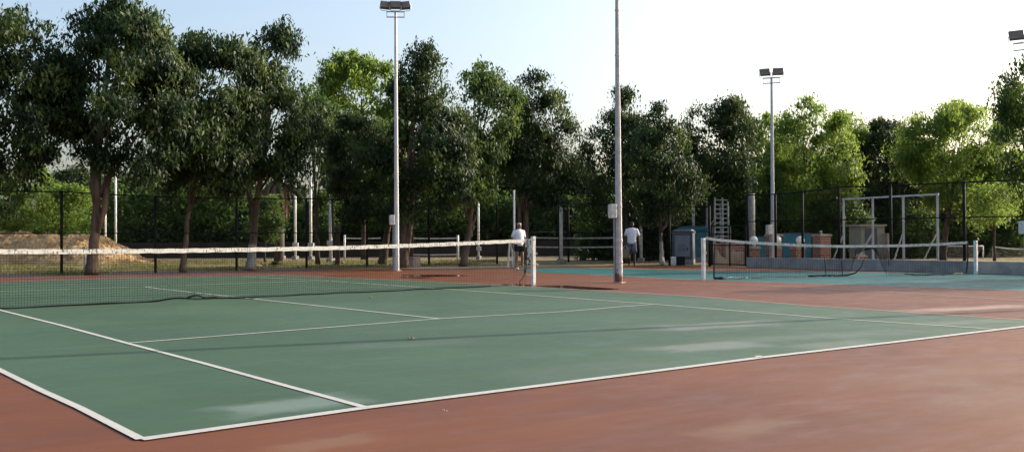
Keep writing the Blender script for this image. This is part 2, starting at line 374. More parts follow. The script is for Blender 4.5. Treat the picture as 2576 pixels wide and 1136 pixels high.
# ------------------------------------------------------------------ tennis nets
def net_mesh(mb, xs_top, a, b, zt, zb, sp=.045, wr=.0018):
    L = float(np.linalg.norm(b-a)); d = (b-a)/L
    nx = int(L/sp)
    def P(s, z): q = a+d*s; return np.array([q[0], q[1], z])
    nrm = np.array([-d[1], d[0], 0])
    for i in range(nx+1):
        s = i*sp; t, bo = zt(s/L), zb(s/L)
        if t-bo < .02: continue
        w_ = d*wr
        p0, p1 = P(s, bo), P(s, t)
        mb.strip([p0-w_, p1-w_], [p0+w_, p1+w_]); 
    nz = int(1.0/sp)
    for j in range(nz):
        f = j/nz; pts = []; seg = 90
        for k in range(seg+1):
            t = k/seg; z = zb(t)+(zt(t)-zb(t))*f; pts.append(P(t*L, z))
        mb.strip([p-[0, 0, wr] for p in pts], [p+[0, 0, wr] for p in pts])
def wall_ribbon(mb, pts, h, th):
    for s in (-1, 1): pass
    n = len(pts); d = pts[-1]-pts[0]; d = d/np.linalg.norm(d); nr = np.array([-d[1], d[0], 0])*th/2
    hh = h if hasattr(h, '__len__') else [h]*n
    t0 = [p+nr for p in pts]; t1 = [p-nr for p in pts]; b0 = [p+nr-[0, 0, hh[i]] for i, p in enumerate(pts)]; b1 = [p-nr-[0, 0, hh[i]] for i, p in enumerate(pts)]
    mb.strip(t0, t1); mb.strip(t1, b1); mb.strip(b1, b0); mb.strip(b0, t0)
pb = G(1342, 717); lp = np.array([-.93, 12.05, 0]); dn = (lp-pb); dn /= np.linalg.norm(dn)
net = thing('tennis_net', (pb+lp)/2, 'long black tennis net with grubby white headband stretched across the green court', 'tennis net')
ne = pb+dn*.20                                         # net edge next to the post
def zt1(t): return float(np.interp(t, [0, .05, .15, .25, .37, .5, .62, .75, .85, 1], [1.075, 1.063, 1.025, .995, .968, .958, .955, .965, .985, 1.02]))
humpx = lambda t: .05*math.exp(-((t-.615)/.022)**2)
def zb1(t): return .014+.004*math.sin(37*t)+.003*math.sin(91*t)+humpx(t)+(.05*(1-t/.07) if t < .07 else 0)
mb = MB(); net_mesh(mb, None, ne, lp, lambda t: zt1(t)-.02, zb1); mb.build('mesh', M['netcord'], net)
seg = 120; tp = [Z(ne+(lp-ne)*k/seg, zt1(k/seg)+.004*math.sin(k*1.7)) for k in range(seg+1)]
mb = MB(); wall_ribbon(mb, tp, .078, .012); mb.build('headband', M['tape'], net)
bp = [Z(ne+(lp-ne)*t+np.array([0, .012*math.sin(60*t), 0]), zb1(t)+.02) for t in np.linspace(.08, 1, 160)]
mb = MB(); wall_ribbon(mb, bp, [(.03 if t > .6 else .022) for t in np.linspace(.08, 1, 160)], .012); mb.build('bottom_band', M['netcord'], net)  # thick left run is the band; thin run towards the post mimics ground shadow
# folded bottom edge
a = G(470, 750); b = G(640, 752)
mb = MB(); q = [a+(b-a)*t+np.array([0, -.03-.05*math.sin(7*t), .012+.045*math.exp(-((t-.15)/.1)**2)+.012*math.sin(19*t)]) for t in np.linspace(0, 1, 26)]
mb.tube(q, [.018+.014*math.sin(3.1*t)+.006*math.sin(23*t) for t in np.linspace(.05, .95, 26)], 7, flat=.7); mb.build('folded_edge', M['rubber'], net, True)
# ragged side band hanging from the headband
dd = dep_of(ne); sb = [(1326, 602), (1325, 622), (1322, 640), (1324, 655), (1321, 672), (1320, 690), (1313, 701), (1306, 708), (1309, 714)]
sp_ = [D(u_, v_, dd) for u_, v_ in sb]
mb = MB(); mb.tube(sp_, [.012, .025, .05, .07, .06, .03, .015, .014, .02], 7, flat=.35); o = mb.build('side_band', simple('frayed_side_band', (.30, .26, .21), (.03, .028, .026), .9, scale=11, lo=.42, hi=.52), net, True)
mb = MB(); fl = [D(u_, v_, dd) for u_, v_ in ((1318, 598), (1331, 600), (1340, 640), (1338, 653), (1331, 652), (1326, 628))]
mb.poly(fl); mb.build('torn_headband_end', M['tape'], net, solid=.004)
pdep = dep_of(pb)
for (ua, va, vb) in ((1330, 603, 598), (1330, 612, 637), (1323, 642, 650), (1322, 646, 633), (1320, 687, 692), (1321, 655, 664)):
    mb = MB(); pa = D(ua, va, dd); pe = D(1339, vb, pdep-.03); mid = (pa+pe)/2-[0, 0, .012]
    mb.tube([pa, mid, pe], .0055, 5); mb.build('tie_cord', M['white'], net)
def net_post(base, h, label, group):
    t = thing('net_post', base, label, 'net post', group)
    mb = MB(); mb.box((base[0], base[1], h/2), (.085, .085, h)); mb.build('shaft', M['white'], t, bevel=.008)
    mb = MB(); mb.box((base[0], base[1], h+.008), (.095, .095, .016)); mb.build('cap', M['white'], t, bevel=.004)
    mb = MB(); mb.tube([(base[0]+.05, base[1], h*.66), (base[0]+.10, base[1]-.01, h*.66)], .012, 7); mb.tube([(base[0]+.1, base[1]-.012, h*.66-.03), (base[0]+.1, base[1]-.012, h*.66+.03)], .009, 6); mb.build('winder', M['galv'], t)
    mb = MB(); mb.box((base[0]-.012, base[1]-.044, h-.06), (.03, .012, .02)); mb.build('slot', M['black'], t)
    return t
GN = 'white net posts'
net_post(pb, z_at(1342, 596, pb), 'white square net post at the puddled edge of the green court', GN)
net_post(lp, 1.07, 'white square net post at the left end of the green court net', GN)
q1, q2 = G(1770, 704), G(2455, 690)
net_post(q1, z_at(1770, 600, q1), 'white square net post on red paving before the brick gate', GN)
net_post(q2, z_at(2455, 606, q2), 'white square net post standing before the low grey wall', GN)
n2 = thing('tennis_net', (q1+q2)/2, 'slack torn tennis net with sagging white headband on the teal court', 'tennis net')
d1, d2 = dep_of(q1), dep_of(q2)
def nd(U): return d1+(d2-d1)*((U-1770)/(2455-1770)) if False else float(1/((1/d1)+(1/d2-1/d1)*(U-1770)/685))
tp2 = [(1776, 599), (1800, 603), (1875, 610), (1950, 614), (2019, 617.5), (2110, 620), (2197, 619.5), (2280, 618), (2357, 615.5), (2433, 610.5)]
def interp(U, pts): return float(np.interp(U, [p[0] for p in pts], [p[1] for p in pts]))
us = np.linspace(1776, 2433, 90); T2 = [D(u_, interp(u_, tp2)-4, nd(u_)) for u_ in us]
mb = MB(); wall_ribbon(mb, T2, .07, .012); mb.build('headband', M['tape'], n2)
bt2 = [(1797, 702), (1900, 699), (2036, 694), (2110, 692), (2140, 690), (2150, 640), (2200, 622), (2230, 700), (2290, 690), (2432, 686)]
mb = MB()
uu = np.linspace(1797, 2431, 150)
for u_ in uu:
    dq = nd(u_); a = D(u_, interp(u_, tp2), dq); b = D(u_+random.uniform(-1, 1), min(interp(u_, bt2), 702), dq); b[2] = max(b[2], .012)
    mb.tube([a, b], .003, 3, False)
for j in range(16):
    f_ = (j+.5)/16; pts = []
    for u_ in uu[::3]:
        dq = nd(u_); a = D(u_, interp(u_, tp2), dq); b = D(u_, interp(u_, bt2), dq); b[2] = max(b[2], .012); pts.append(a+(b-a)*f_)
    mb.tube(pts, .003, 3, False)
mb.build('mesh', M['netcord'], n2)
for (uv, r_) in (([(1798, 612), (1797, 640), (1796, 680), (1796, 700)], .028), ([(2434, 611), (2435, 640), (2433, 670), (2431, 687)], .022)):
    mb = MB(); mb.tube([D(a, b, nd(a)) for a, b in uv], r_, 6, flat=.5); mb.build('side_cord', M['rubber'], n2)
def lay(pts, rad, name, m, z=.02, jit=.012):
    P_ = [G(u_, v_) for u_, v_ in pts]; q = []
    for i in range(len(P_)-1):
        for k in range(6): q.append(P_[i]+(P_[i+1]-P_[i])*k/6+np.array([rng.normal(0, jit), rng.normal(0, jit), z+abs(rng.normal(0, jit))]))
    mb = MB(); mb.tube(q, [rad*(.6+.6*rng.random()) for _ in q], 6, flat=.6); mb.build(name, m, n2, True)
lay([(1797, 703), (1822, 703)], .06, 'bottom_bundle', M['rubber'], .04); lay([(1822, 703), (1850, 702), (1885, 701)], .03, 'bottom_band', simple('frayed_white_band', (.6, .57, .53), (.15, .14, .13), .9, scale=16), .025)
lay([(1890, 701), (1960, 699), (2036, 697)], .012, 'bottom_band', M['rubber']); lay([(2036, 697), (2070, 696), (2104, 696)], .045, 'bottom_bundle', M['rubber'], .03)
lay([(2276, 693), (2330, 693), (2380, 692), (2428, 689)], .03, 'bottom_bundle', M['rubber'], .025)
mb = MB(); mb.tube([Z(G(2100, 696), .03), D(2130, 692, nd(2130)), D(2152, 686, nd(2152)), D(2166, 672, nd(2166)), D(2172, 655, nd(2172)), D(2180, 640, nd(2180)), D(2192, 619, nd(2192))], [.03, .04, .03, .02, .012, .01, .008], 6, flat=.6); mb.build('torn_strand', M['netcord'], n2, True)
for u_, va, vb in ((2076, 645, 692), (2118, 640, 700), (2235, 625, 668)):
    mb = MB(); mb.tube([D(u_-3, va, nd(u_)), D(u_, (va+vb)/2, nd(u_)), D(u_+1, min(vb, 690), nd(u_))], .008, 5); mb.build('loose_strand', M['netcord'], n2)
# ------------------------------------------------------------------ floodlight poles
def rotz(a): c, s = math.cos(a), math.sin(a); return np.array([[c, -s, 0], [s, c, 0], [0, 0, 1]])
def floodpole(base, H, label, face, lamps, boxz=None, rust=False, rb=.088, rtp=.045, joints=(), sc_=1.0, m='galvw'):
    t = thing('floodlight_pole', base, label, 'floodlight pole', 'floodlight poles round the courts')
    base = np.array(base, float)
    mb = MB(); zs = np.linspace(0, H, 10); rr = [rb+(rtp-rb)*(z/H) for z in zs]
    mb.tube([base+[0, 0, z] for z in zs], rr, 8, phase=.2); mm = M[m]
    if rust:
        mm = bpy.data.materials.new('rusting_pole_paint'); nt = nodes(mm); n = noise(nt, 5, 6, .65); g = N(nt, 'ShaderNodeNewGeometry'); sx = N(nt, 'ShaderNodeSeparateXYZ'); nt.links.new(g.outputs['Position'], sx.inputs[0])
        a = N(nt, 'ShaderNodeMath', operation='MULTIPLY_ADD'); nt.links.new(n, a.inputs[0]); a.inputs[1].default_value = -1.1; nt.links.new(sx.outputs[2], a.inputs[2])
        c = mixc(nt, ramp(nt, a.outputs[0], -.33, -.2, 1, 0), mixc(nt, ramp(nt, n, .4, .65), (.47, .455, .44), (.34, .33, .32)), (.16, .06, .038)); out(nt, bsdf(nt, c, .6, 0, .4, n, .15))
    mb.build('shaft', mm, t)
    mb = MB(); mb.box(base+[0, 0, .011], (.25, .25, .022), rotz(.4)); mb.build('base_plate', M['cap'], t, bevel=.004)
    for z in joints:
        mb = MB(); r_ = rb+(rtp-rb)*z/H+.010; mb.tube([base+[0, 0, z-.02], base+[0, 0, z+.02]], r_, 8, phase=.2); mb.build('collar', M['galv'], t)
    fd = np.array(face, float); fd /= np.linalg.norm(fd); sd = np.array([-fd[1], fd[0], 0]); Rm = np.stack([sd, fd, [0, 0, 1]], 1)
    mb = MB(); W_ = .33*sc_
    for z in (H-.05, H-.23): mb.box(base+[0, 0, z]+fd*.06, (2*W_, .035, .035), Rm)
    for s in (-1, 1): mb.box(base+[0, 0, H-.14]+fd*.06+sd*s*(W_-.012), (.022, .03, .145), Rm)
    mb.build('crossarm', M['galv'], t)
    for (s, tilt, yaw, fwd_) in lamps:
        f2 = fd*math.cos(yaw)+sd*math.sin(yaw); s2 = np.array([-f2[1], f2[0], 0])
        nf = f2*math.cos(tilt)-np.array([0, 0, 1])*math.sin(tilt); uf = f2*math.sin(tilt)+np.array([0, 0, 1])*math.cos(tilt)
        R2 = np.stack([s2, nf, uf], 1); c = base+[0, 0, H+.17*sc_]+sd*s*sc_+f2*fwd_
        w2, h2 = .40*sc_, .30*sc_
        mb = MB(); mb.box(c-nf*.02, (w2, .07, h2), R2)
        for k in range(7): mb.box(c-nf*.075+s2*(k-3)*w2/8, (.008, .045, h2*.8), R2)
        lamp = mb.build('floodlight', M['fixture'], t, bevel=.006)
        mb = MB(); mb.box(c+nf*.018+uf*h2*.12, (w2*.9, .006, h2*.66), R2); mb.build('lens', M['lens'], lamp)
        mb = MB(); mb.box(c+nf*.018-uf*h2*.34, (w2*.9, .006, h2*.22), R2); mb.build('driver_band', M['ledband'], lamp)
        mb = MB(); zb = base[2]+H-.03
        pl = [c-s2*(w2/2+.012), c-s2*(w2/2+.012)-[0, 0, .13*sc_], Z(c-s2*(w2/2-.04), zb), Z(c+s2*(w2/2-.04), zb), c+s2*(w2/2+.012)-[0, 0, .13*sc_], c+s2*(w2/2+.012)]
        mb.tube(pl, .011, 6); mb.build('bracket', M['galv'], lamp)
    if boxz:
        ld_ = -np.array([rt[0], rt[1], 0])*.92-np.array([fw[0], fw[1], 0])*.25; ld_ /= np.linalg.norm(ld_); sx_ = np.array([-ld_[1], ld_[0], 0]); R3 = np.stack([sx_, ld_, [0, 0, 1]], 1)
        mb = MB(); mb.box(base+ld_*.15+[0, 0, boxz], (.20, .16, .34), R3); jb = mb.build('junction_box', M['box'], t, bevel=.02)
        mb = MB(); mb.box(base+ld_*.236+[0, 0, boxz], (.16, .012, .29), R3); mb.build('cover', M['box'], jb, bevel=.004)
        mb = MB(); mb.tube([base+ld_*.115+[0, 0, .02], base+ld_*.115+[0, 0, boxz-.17]], .024, 7); mb.build('conduit', M['concrete'], t)
        mb = MB()
        for z in (.5, 1.0, boxz+.1): mb.tube([base+[0, 0, z], base+[0, 0, z+.02]], rb+.012-.006*z, 8, phase=.2)
        mb.build('strap', M['galv'], t)
    return t
toc = lambda p: np.array([CP[0]-p[0], CP[1]-p[1], 0])
pA, pB, pC, pD = G(998, 681), G(1557, 711), G(1945, 671), G(2588, 696)
two = [(-.24, .75, -.12, .06), (.24, .75, .12, .06)]
floodpole(pA, z_at(996, 26, pA), 'tall pale floodlight pole with junction box beside the far end of the green court', toc(pA)+[-1, 0, 0], [(-.40, .5, .4, .10), (0, .62, 0, .12), (.40, .5, -.4, .10)], z_at(990, 553, pA), joints=(4.2,), sc_=.92)
floodpole(pB, 8.8, 'nearest floodlight pole, rusty at its foot, between the two nets', [-1, -.2, 0], two, z_at(1546, 531, pB), True, joints=(z_at(1556, 138, pB), z_at(1556, 25, pB), 1.05), rb=.093, rtp=.033)
floodpole(pC, z_at(1940, 193, pC), 'slim grey floodlight pole with two lamps rising before the brick piers', toc(pC)+[-6, 0, 0], two, z_at(1942, 577, pC), m='galv', rb=.085, sc_=.92)
floodpole(pD, z_at(2584, 103, pD), 'floodlight pole cut by the right edge of the picture', toc(pD)+[-3, 0, 0], two, z_at(2578, 572, pD), m='galv', sc_=.92)
floodpole((15.6, 1.02, 0), 8.8, 'floodlight pole whose long shadow crosses the green court', [-1, 0, 0], two, 1.75, rb=.12, rtp=.10)
# ------------------------------------------------------------------ fences, wall, gate
def wires(mb, P0, P1, z0, z1, sp=.085, r_=.0022):
    L = float(np.linalg.norm(P1[:2]-P0[:2])); d = (P1-P0)/np.linalg.norm(P1-P0); H = z1-z0
    n = int((L+H)/sp)
    for i in range(n):
        for sg in (1, -1):
            s0 = i*sp-(H if sg > 0 else 0); s1 = s0+H if sg > 0 else s0-H
            a, b = s0, s1; za, zb = z0, z1
            pts = []
            for s, z in ((a, za), (b, zb)): pts.append([s, z])
            (sa, za), (sb_, zb) = pts
            def cut(sv): return za+(zb-za)*(sv-sa)/(sb_-sa)
            lo, hi = 0.0, L
            if max(sa, sb_) < 0 or min(sa, sb_) > L: continue
            if sa < lo: za, sa = cut(lo), lo
            if sb_ < lo: zb, sb_ = cut(lo), lo
            if sa > hi: za, sa = cut(hi), hi
            if sb_ > hi: zb, sb_ = cut(hi), hi
            p = P0+d*sa; q = P0+d*sb_
            mb.tube([(p[0], p[1], za), (q[0], q[1], zb)], r_, 3, False)
def fence(posts, tops, midz, z0, name, label, top_gap=0):
    t = thing(name, Z(posts[0], 0), label, 'fence')
    for p, h in zip(posts, tops):
        mb = MB(); mb.tube([Z(p, z0), Z(p, h+.03)], .045, 10); mb.build('post', M['black'], t, True)
    for i in range(len(posts)-1):
        a, b = posts[i], posts[i+1]
        mb = MB(); mb.tube([Z(a, tops[i]), Z((a+b)/2, (tops[i]+tops[i+1])/2-.012), Z(b, tops[i+1])], .022, 6); mb.build('top_rail', M['black'], t)
        mb = MB(); mb.tube([Z(a, midz), Z(b, midz)], .018, 6); mb.build('middle_rail', M['black'], t)
        mb = MB(); wires(mb, Z(a, 0), Z(b, 0), z0+.02, min(tops[i], tops[i+1])); mb.build('wire_mesh', M['black'], t)
YF = 28.55; XF = 26.25
fpu = [(-90, 478), (155, 482), (391, 494), (595, 498), (771, 499), (923, 507), (1079, 510), (1250, 510), (1430, 512)]
fp = [on_y(u_, 600, YF) for u_, _ in fpu]; ft = [z_at(u_, v_, p) for (u_, v_), p in zip(fpu, fp)]
corner = np.array([26.3, YF, 0]); ct = ft[-1]
fence([Z(p, 0) for p in fp]+[corner], ft+[ct], 1.32, 0, 'chain_link_fence', 'long black chain link fence with round posts along the far end of the courts')
ru = [(1684, 517), (1785, 520)]
rp = [corner]+[Z(on_x(u_, 600, XF), 0) for u_, _ in ru]; rtop = [ct]+[z_at(u_, v_, p) for (u_, v_), p in zip(ru, rp[1:])]
fence(rp, rtop, 1.28, 0, 'chain_link_fence', 'short black chain link fence between the far corner and the gate')
wu = [(1881, 490), (1951, 488), (2019, 482), (2111, 470), (2241, 466), (2426, 458), (2640, 448)]
XW = 26.35; wp_ = [Z(on_x(u_, 600, XW), 0) for u_, _ in wu]; wt = [z_at(u_, v_, p) for (u_, v_), p in zip(wu, wp_)]
WH = .36
fence(wp_, wt, 1.62, WH+.002, 'chain_link_fence', 'tall black chain link fence standing on the low grey wall')
a, b = wp_[0], np.array([XW, -14, 0])
wl = MB(); wl.box(((a[0]+b[0])/2, (a[1]+b[1])/2, WH/2), (.24, abs(a[1]-b[1]), WH))
tag(wl.build('low_wall', M['wallc'], bevel=.012), 'low grey rendered wall carrying the right hand fence beside the teal court', 'wall')
g0, g1, g2 = rp[-1]+np.array([0, -.12, 0]), Z(on_x(1836, 600, XF), 0), Z(on_x(1876, 600, XF), 0)
gt = thing('metal_gate', g1, 'open framed black metal gate beside the brick wall', 'gate')
zt_ = z_at(1836, 568, g1)
for p in (g0, g1, g2):
    mb = MB(); mb.box((p[0], p[1], zt_/2+.04), (.06, .06, zt_-.02)); mb.build('upright', M['black'], gt)
mb = MB()
for z in (zt_, .78, 1.18, .09): mb.tube([Z(g0, z), Z(g2, z)], .022, 6)
mb.build('rail', M['black'], gt)
mb = MB(); mb.box((g1[0]-.05, g1[1]+.1, .95), (.05, .14, .09)); mb.build('lock', M['black'], gt, bevel=.005)
# ------------------------------------------------------------------ trees
def leaves(centres, n_per, sig, size, droop=.7, aspect=.42, outw=None):
    k = len(centres); n = k*n_per
    sg = np.repeat(np.asarray(sig).reshape(-1, 1) if hasattr(sig, '__len__') else np.full((k, 1), sig), n_per, 0)
    c = np.repeat(centres, n_per, 0)+rng.normal(0, 1, (n, 3))*sg*np.array([1, 1, .8])
    d = rng.normal(0, 1, (n, 3)); d[:, 2] = d[:, 2]*.55-droop*1.2; d /= np.linalg.norm(d, axis=1)[:, None]
    a = rng.normal(0, 1, (n, 3))
    if outw is not None: a = a*.55+np.repeat(outw, n_per, 0)*1.5; a = np.cross(a, d)
    wv = np.cross(d, a) if outw is None else a; wv /= np.linalg.norm(wv, axis=1)[:, None]
    nn = np.cross(d, wv)
    L = size*rng.uniform(.45, 1.5, (n, 1)); W = L*aspect*rng.uniform(.7, 1.2, (n, 1))
    b = c-d*L*.5; tip = c+d*L*.5-np.array([0, 0, 1])*L*.12; m1 = c-d*L*.05+wv*W*.5+nn*W*.14; m2 = c-d*L*.05-wv*W*.5+nn*W*.14
    return np.stack([b, m1, tip, m2], 1).reshape(-1, 3)
def quads(name, V, mat, parent):
    org = np.zeros(3)
    if parent is not None: org = np.array(parent.location)
    V = (V-org).astype(np.float32); n = len(V)//4
    me = bpy.data.meshes.new(name); me.vertices.add(len(V)); me.vertices.foreach_set('co', V.ravel())
    me.loops.add(4*n); me.loops.foreach_set('vertex_index', np.arange(4*n, dtype=np.int32))
    me.polygons.add(n); me.polygons.foreach_set('loop_start', np.arange(0, 4*n, 4, dtype=np.int32)); me.polygons.foreach_set('loop_total', np.full(n, 4, dtype=np.int32))
    me.materials.append(mat); me.update(); me.validate()
    o = bpy.data.objects.new(name, me); COL.objects.link(o)
    if parent is not None: o.parent = parent
    return o
def tree(label, prof, dep, trunk, mat, dens=1.0, size=.2, bark='bark', r0_=.13, lobe_r=.55, name='broadleaf_tree', sub=(), thick=.85, group=None, base=None, droop=1.25, nl=None, cat='tree', wide=1.14):
    """prof: rows (V, Ul, Ur) of the crown as seen, turned into metres at distance dep; trunk: points (U, V) at dep."""
    prof = sorted(prof); vs = np.array([p[0] for p in prof]); ul = np.array([p[1] for p in prof]); ur = np.array([p[2] for p in prof])
    mpp = dep/F
    tb = base if base is not None else base_at(trunk[0][0], dep)
    t = thing(name, tb, label, cat, group)
    fwh = np.array([fw[0], fw[1], 0]); fwh /= np.linalg.norm(fwh)
    area = float(np.sum((ur[1:]-ul[1:]+ur[:-1]-ul[:-1])*.5*np.diff(vs)))*mpp*mpp
    ww = np.maximum(ur-ul, 1); grid = np.linspace(vs[0], vs[-1], 200); wg = np.interp(grid, vs, ww); cdf = np.cumsum(wg); cdf /= cdf[-1]
    def sample(n, shell=.45):
        v = np.interp(rng.random(n), cdf, grid)
        tt = rng.uniform(-1, 1, n); tt = np.sign(tt)*np.abs(tt)**(.85 if shell > .2 else .35); ss = rng.uniform(-1, 1, n)*np.sqrt(1-tt*tt*.9)
        l, r = np.interp(v, vs, ul), np.interp(v, vs, ur); h = (r-l)/2
        u_ = (l+r)/2+tt*h*wide; hm = h*mpp
        P_ = CP+dep*(fw+((u_-1288)/F)[:, None]*rt+((568-v)/F)[:, None]*up)+(ss*hm*thick)[:, None]*fwh
        return P_
    nlobe = nl or max(8, int(area*2.1)); lob = sample(nlobe)
    ncl = int(area*36*dens)
    idx = rng.integers(0, nlobe, ncl); lr = rng.uniform(.6, 1.3, nlobe)*lobe_r
    off = rng.normal(0, 1, (ncl, 3)); off /= np.linalg.norm(off, axis=1)[:, None]; off *= (rng.random((ncl, 1))**.5)
    cl = lob[idx]+off*lr[idx][:, None]*np.array([1, 1, .85])
    fill = sample(int(area*14*dens), .6); cl = np.vstack([cl, fill])
    edge = sample(int(area*5*dens), .06); edge += (edge-edge.mean(0))*.04; 
    cen = lob.mean(0)
    def outv(p, i=None):
        o = (p-cen)*np.array([1, 1, .55]); o /= np.linalg.norm(o, axis=1)[:, None]+1e-6
        if i is not None:
            q = p-lob[i]; q /= np.linalg.norm(q, axis=1)[:, None]+1e-6; o = o+q*.9
        o[:, 2] += .25; return o/(np.linalg.norm(o, axis=1)[:, None]+1e-6)
    oc = np.vstack([outv(cl[:ncl], idx), outv(fill)])
    V = np.vstack([leaves(cl, 42, rng.uniform(.10, .24, len(cl)), size*.68, droop, .42, oc), leaves(edge, 20, rng.uniform(.07, .17, len(edge)), size*.66, droop, .42, outv(edge))])
    # top sprigs
    tops = sample(14, .2)[:10]; vtop = CP+dep*(fw+((np.interp(vs[0], vs, (ul+ur)/2)-1288)/F)*rt+((568-vs[0])/F)*up)
    sp2 = np.array([vtop+np.array([rng.normal(0, .16), rng.normal(0, .16), rng.uniform(-.7, .12)]) for _ in range(16)])
    V = np.vstack([V, leaves(sp2, 22, .11, size*.72, droop)])
    quads('crown', V, mat, t)
    mb = MB(); tr = []
    for i, (u_, v_) in enumerate(trunk):
        p = D(u_, v_, dep)
        if i == 0: p = np.array(tb, float)
        tr.append(p)
    m = len(tr); pth = []; rad = []
    for i in range(m-1):
        for k in range(6):
            f_ = (i+k/6)/(m-1); pth.append(tr[i]+(tr[i+1]-tr[i])*k/6+np.array([rng.normal(0, .012), rng.normal(0, .012), 0])); rad.append(r0_*(1-.62*f_)*(1+.35*math.exp(-f_*9)))
    pth.append(tr[-1]); rad.append(r0_*.36)
    mb.tube(pth, rad, 9)
    for s in sub:                                       # further stems from the same root
        q = [D(u_, v_, dep) for u_, v_ in s]; q[0] = np.array(tb)+[.05, .05, 0] if s[0][1] > 640 else q[0]
        pp = [q[0]+(q[-1]-q[0])*f_+(np.array([rng.normal(0, .02), rng.normal(0, .02), 0])) if len(q) == 2 else None for f_ in np.linspace(0, 1, 7)] if len(q) == 2 else q
        mb.tube(pp, [r0_*.72*(1-.5*i/len(pp)) for i in range(len(pp))], 8)
    pick = rng.choice(nlobe, min(nlobe, 13), replace=False)
    for i in pick:
        tgt = lob[i]; j = rng.integers(len(pth)//2, len(pth)); st = pth[j]
        if tgt[2] < st[2]-.3: continue
        md = st+(tgt-st)*.5+np.array([0, 0, .12*np.linalg.norm(tgt-st)])
        mb.tube([st, md, tgt], [rad[j]*.5, rad[j]*.33, .012], 6)
    mb.build('trunk', M[bark], t, True)
    return t
T = tree
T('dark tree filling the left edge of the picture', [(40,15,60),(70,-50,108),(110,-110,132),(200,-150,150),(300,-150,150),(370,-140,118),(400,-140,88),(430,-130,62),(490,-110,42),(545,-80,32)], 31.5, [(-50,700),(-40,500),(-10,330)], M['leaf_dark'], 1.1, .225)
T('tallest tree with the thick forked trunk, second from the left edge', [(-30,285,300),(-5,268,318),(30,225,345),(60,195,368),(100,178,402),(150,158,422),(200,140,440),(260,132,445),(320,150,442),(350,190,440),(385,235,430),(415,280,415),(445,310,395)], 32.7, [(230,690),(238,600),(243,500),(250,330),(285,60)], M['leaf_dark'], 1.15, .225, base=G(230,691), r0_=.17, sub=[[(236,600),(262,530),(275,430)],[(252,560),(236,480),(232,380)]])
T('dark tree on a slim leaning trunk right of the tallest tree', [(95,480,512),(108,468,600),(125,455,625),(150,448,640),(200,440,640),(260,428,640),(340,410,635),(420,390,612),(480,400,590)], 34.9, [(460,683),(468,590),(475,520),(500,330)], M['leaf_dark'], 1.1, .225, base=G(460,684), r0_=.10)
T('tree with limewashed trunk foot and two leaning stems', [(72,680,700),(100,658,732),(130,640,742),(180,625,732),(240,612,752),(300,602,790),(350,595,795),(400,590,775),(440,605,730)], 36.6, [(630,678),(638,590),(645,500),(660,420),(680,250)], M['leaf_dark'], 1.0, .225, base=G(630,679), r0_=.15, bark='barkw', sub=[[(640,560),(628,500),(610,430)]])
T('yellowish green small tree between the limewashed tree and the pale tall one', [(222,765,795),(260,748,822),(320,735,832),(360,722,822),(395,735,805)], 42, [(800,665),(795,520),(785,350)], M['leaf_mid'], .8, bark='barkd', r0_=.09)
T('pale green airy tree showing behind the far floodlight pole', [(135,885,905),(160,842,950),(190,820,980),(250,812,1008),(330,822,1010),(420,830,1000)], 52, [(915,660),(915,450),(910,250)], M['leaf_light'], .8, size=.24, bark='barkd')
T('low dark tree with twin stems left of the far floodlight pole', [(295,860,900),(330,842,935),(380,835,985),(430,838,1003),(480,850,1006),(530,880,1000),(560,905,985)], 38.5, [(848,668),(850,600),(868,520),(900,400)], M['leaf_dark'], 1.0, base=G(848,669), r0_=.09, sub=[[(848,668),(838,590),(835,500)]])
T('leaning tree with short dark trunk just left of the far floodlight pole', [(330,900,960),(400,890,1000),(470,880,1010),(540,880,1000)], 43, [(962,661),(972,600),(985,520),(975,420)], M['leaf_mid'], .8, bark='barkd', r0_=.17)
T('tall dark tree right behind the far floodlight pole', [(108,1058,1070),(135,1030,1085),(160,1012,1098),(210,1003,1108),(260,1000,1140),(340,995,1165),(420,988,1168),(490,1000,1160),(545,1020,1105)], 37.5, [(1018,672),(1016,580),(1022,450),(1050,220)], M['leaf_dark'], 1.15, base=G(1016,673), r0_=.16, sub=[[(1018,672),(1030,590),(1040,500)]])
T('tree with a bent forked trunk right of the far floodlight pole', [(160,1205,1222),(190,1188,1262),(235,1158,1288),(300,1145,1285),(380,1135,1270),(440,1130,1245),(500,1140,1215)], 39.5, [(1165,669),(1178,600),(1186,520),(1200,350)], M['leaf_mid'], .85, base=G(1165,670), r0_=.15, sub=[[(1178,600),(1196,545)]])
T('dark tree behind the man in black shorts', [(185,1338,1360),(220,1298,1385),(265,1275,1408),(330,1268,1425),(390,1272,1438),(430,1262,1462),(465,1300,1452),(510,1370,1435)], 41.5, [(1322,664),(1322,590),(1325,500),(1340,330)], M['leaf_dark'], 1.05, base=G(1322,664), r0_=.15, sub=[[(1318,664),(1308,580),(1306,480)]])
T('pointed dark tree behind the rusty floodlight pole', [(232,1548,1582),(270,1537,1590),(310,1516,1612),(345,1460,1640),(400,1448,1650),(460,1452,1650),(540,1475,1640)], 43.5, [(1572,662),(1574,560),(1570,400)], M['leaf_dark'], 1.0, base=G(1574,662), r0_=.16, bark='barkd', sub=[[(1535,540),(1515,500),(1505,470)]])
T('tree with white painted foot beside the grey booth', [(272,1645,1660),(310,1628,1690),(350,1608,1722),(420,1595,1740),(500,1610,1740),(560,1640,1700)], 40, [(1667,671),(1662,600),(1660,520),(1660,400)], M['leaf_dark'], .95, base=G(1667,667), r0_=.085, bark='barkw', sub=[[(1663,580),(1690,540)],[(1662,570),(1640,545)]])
T('round topped dark tree above the ladder tower', [(252,1790,1850),(275,1752,1868),(310,1732,1885),(360,1722,1890),(420,1718,1888),(470,1742,1872),(515,1770,1830)], 45, [(1778,664),(1780,560),(1795,400)], M['leaf_dark'], 1.1, bark='barkd')
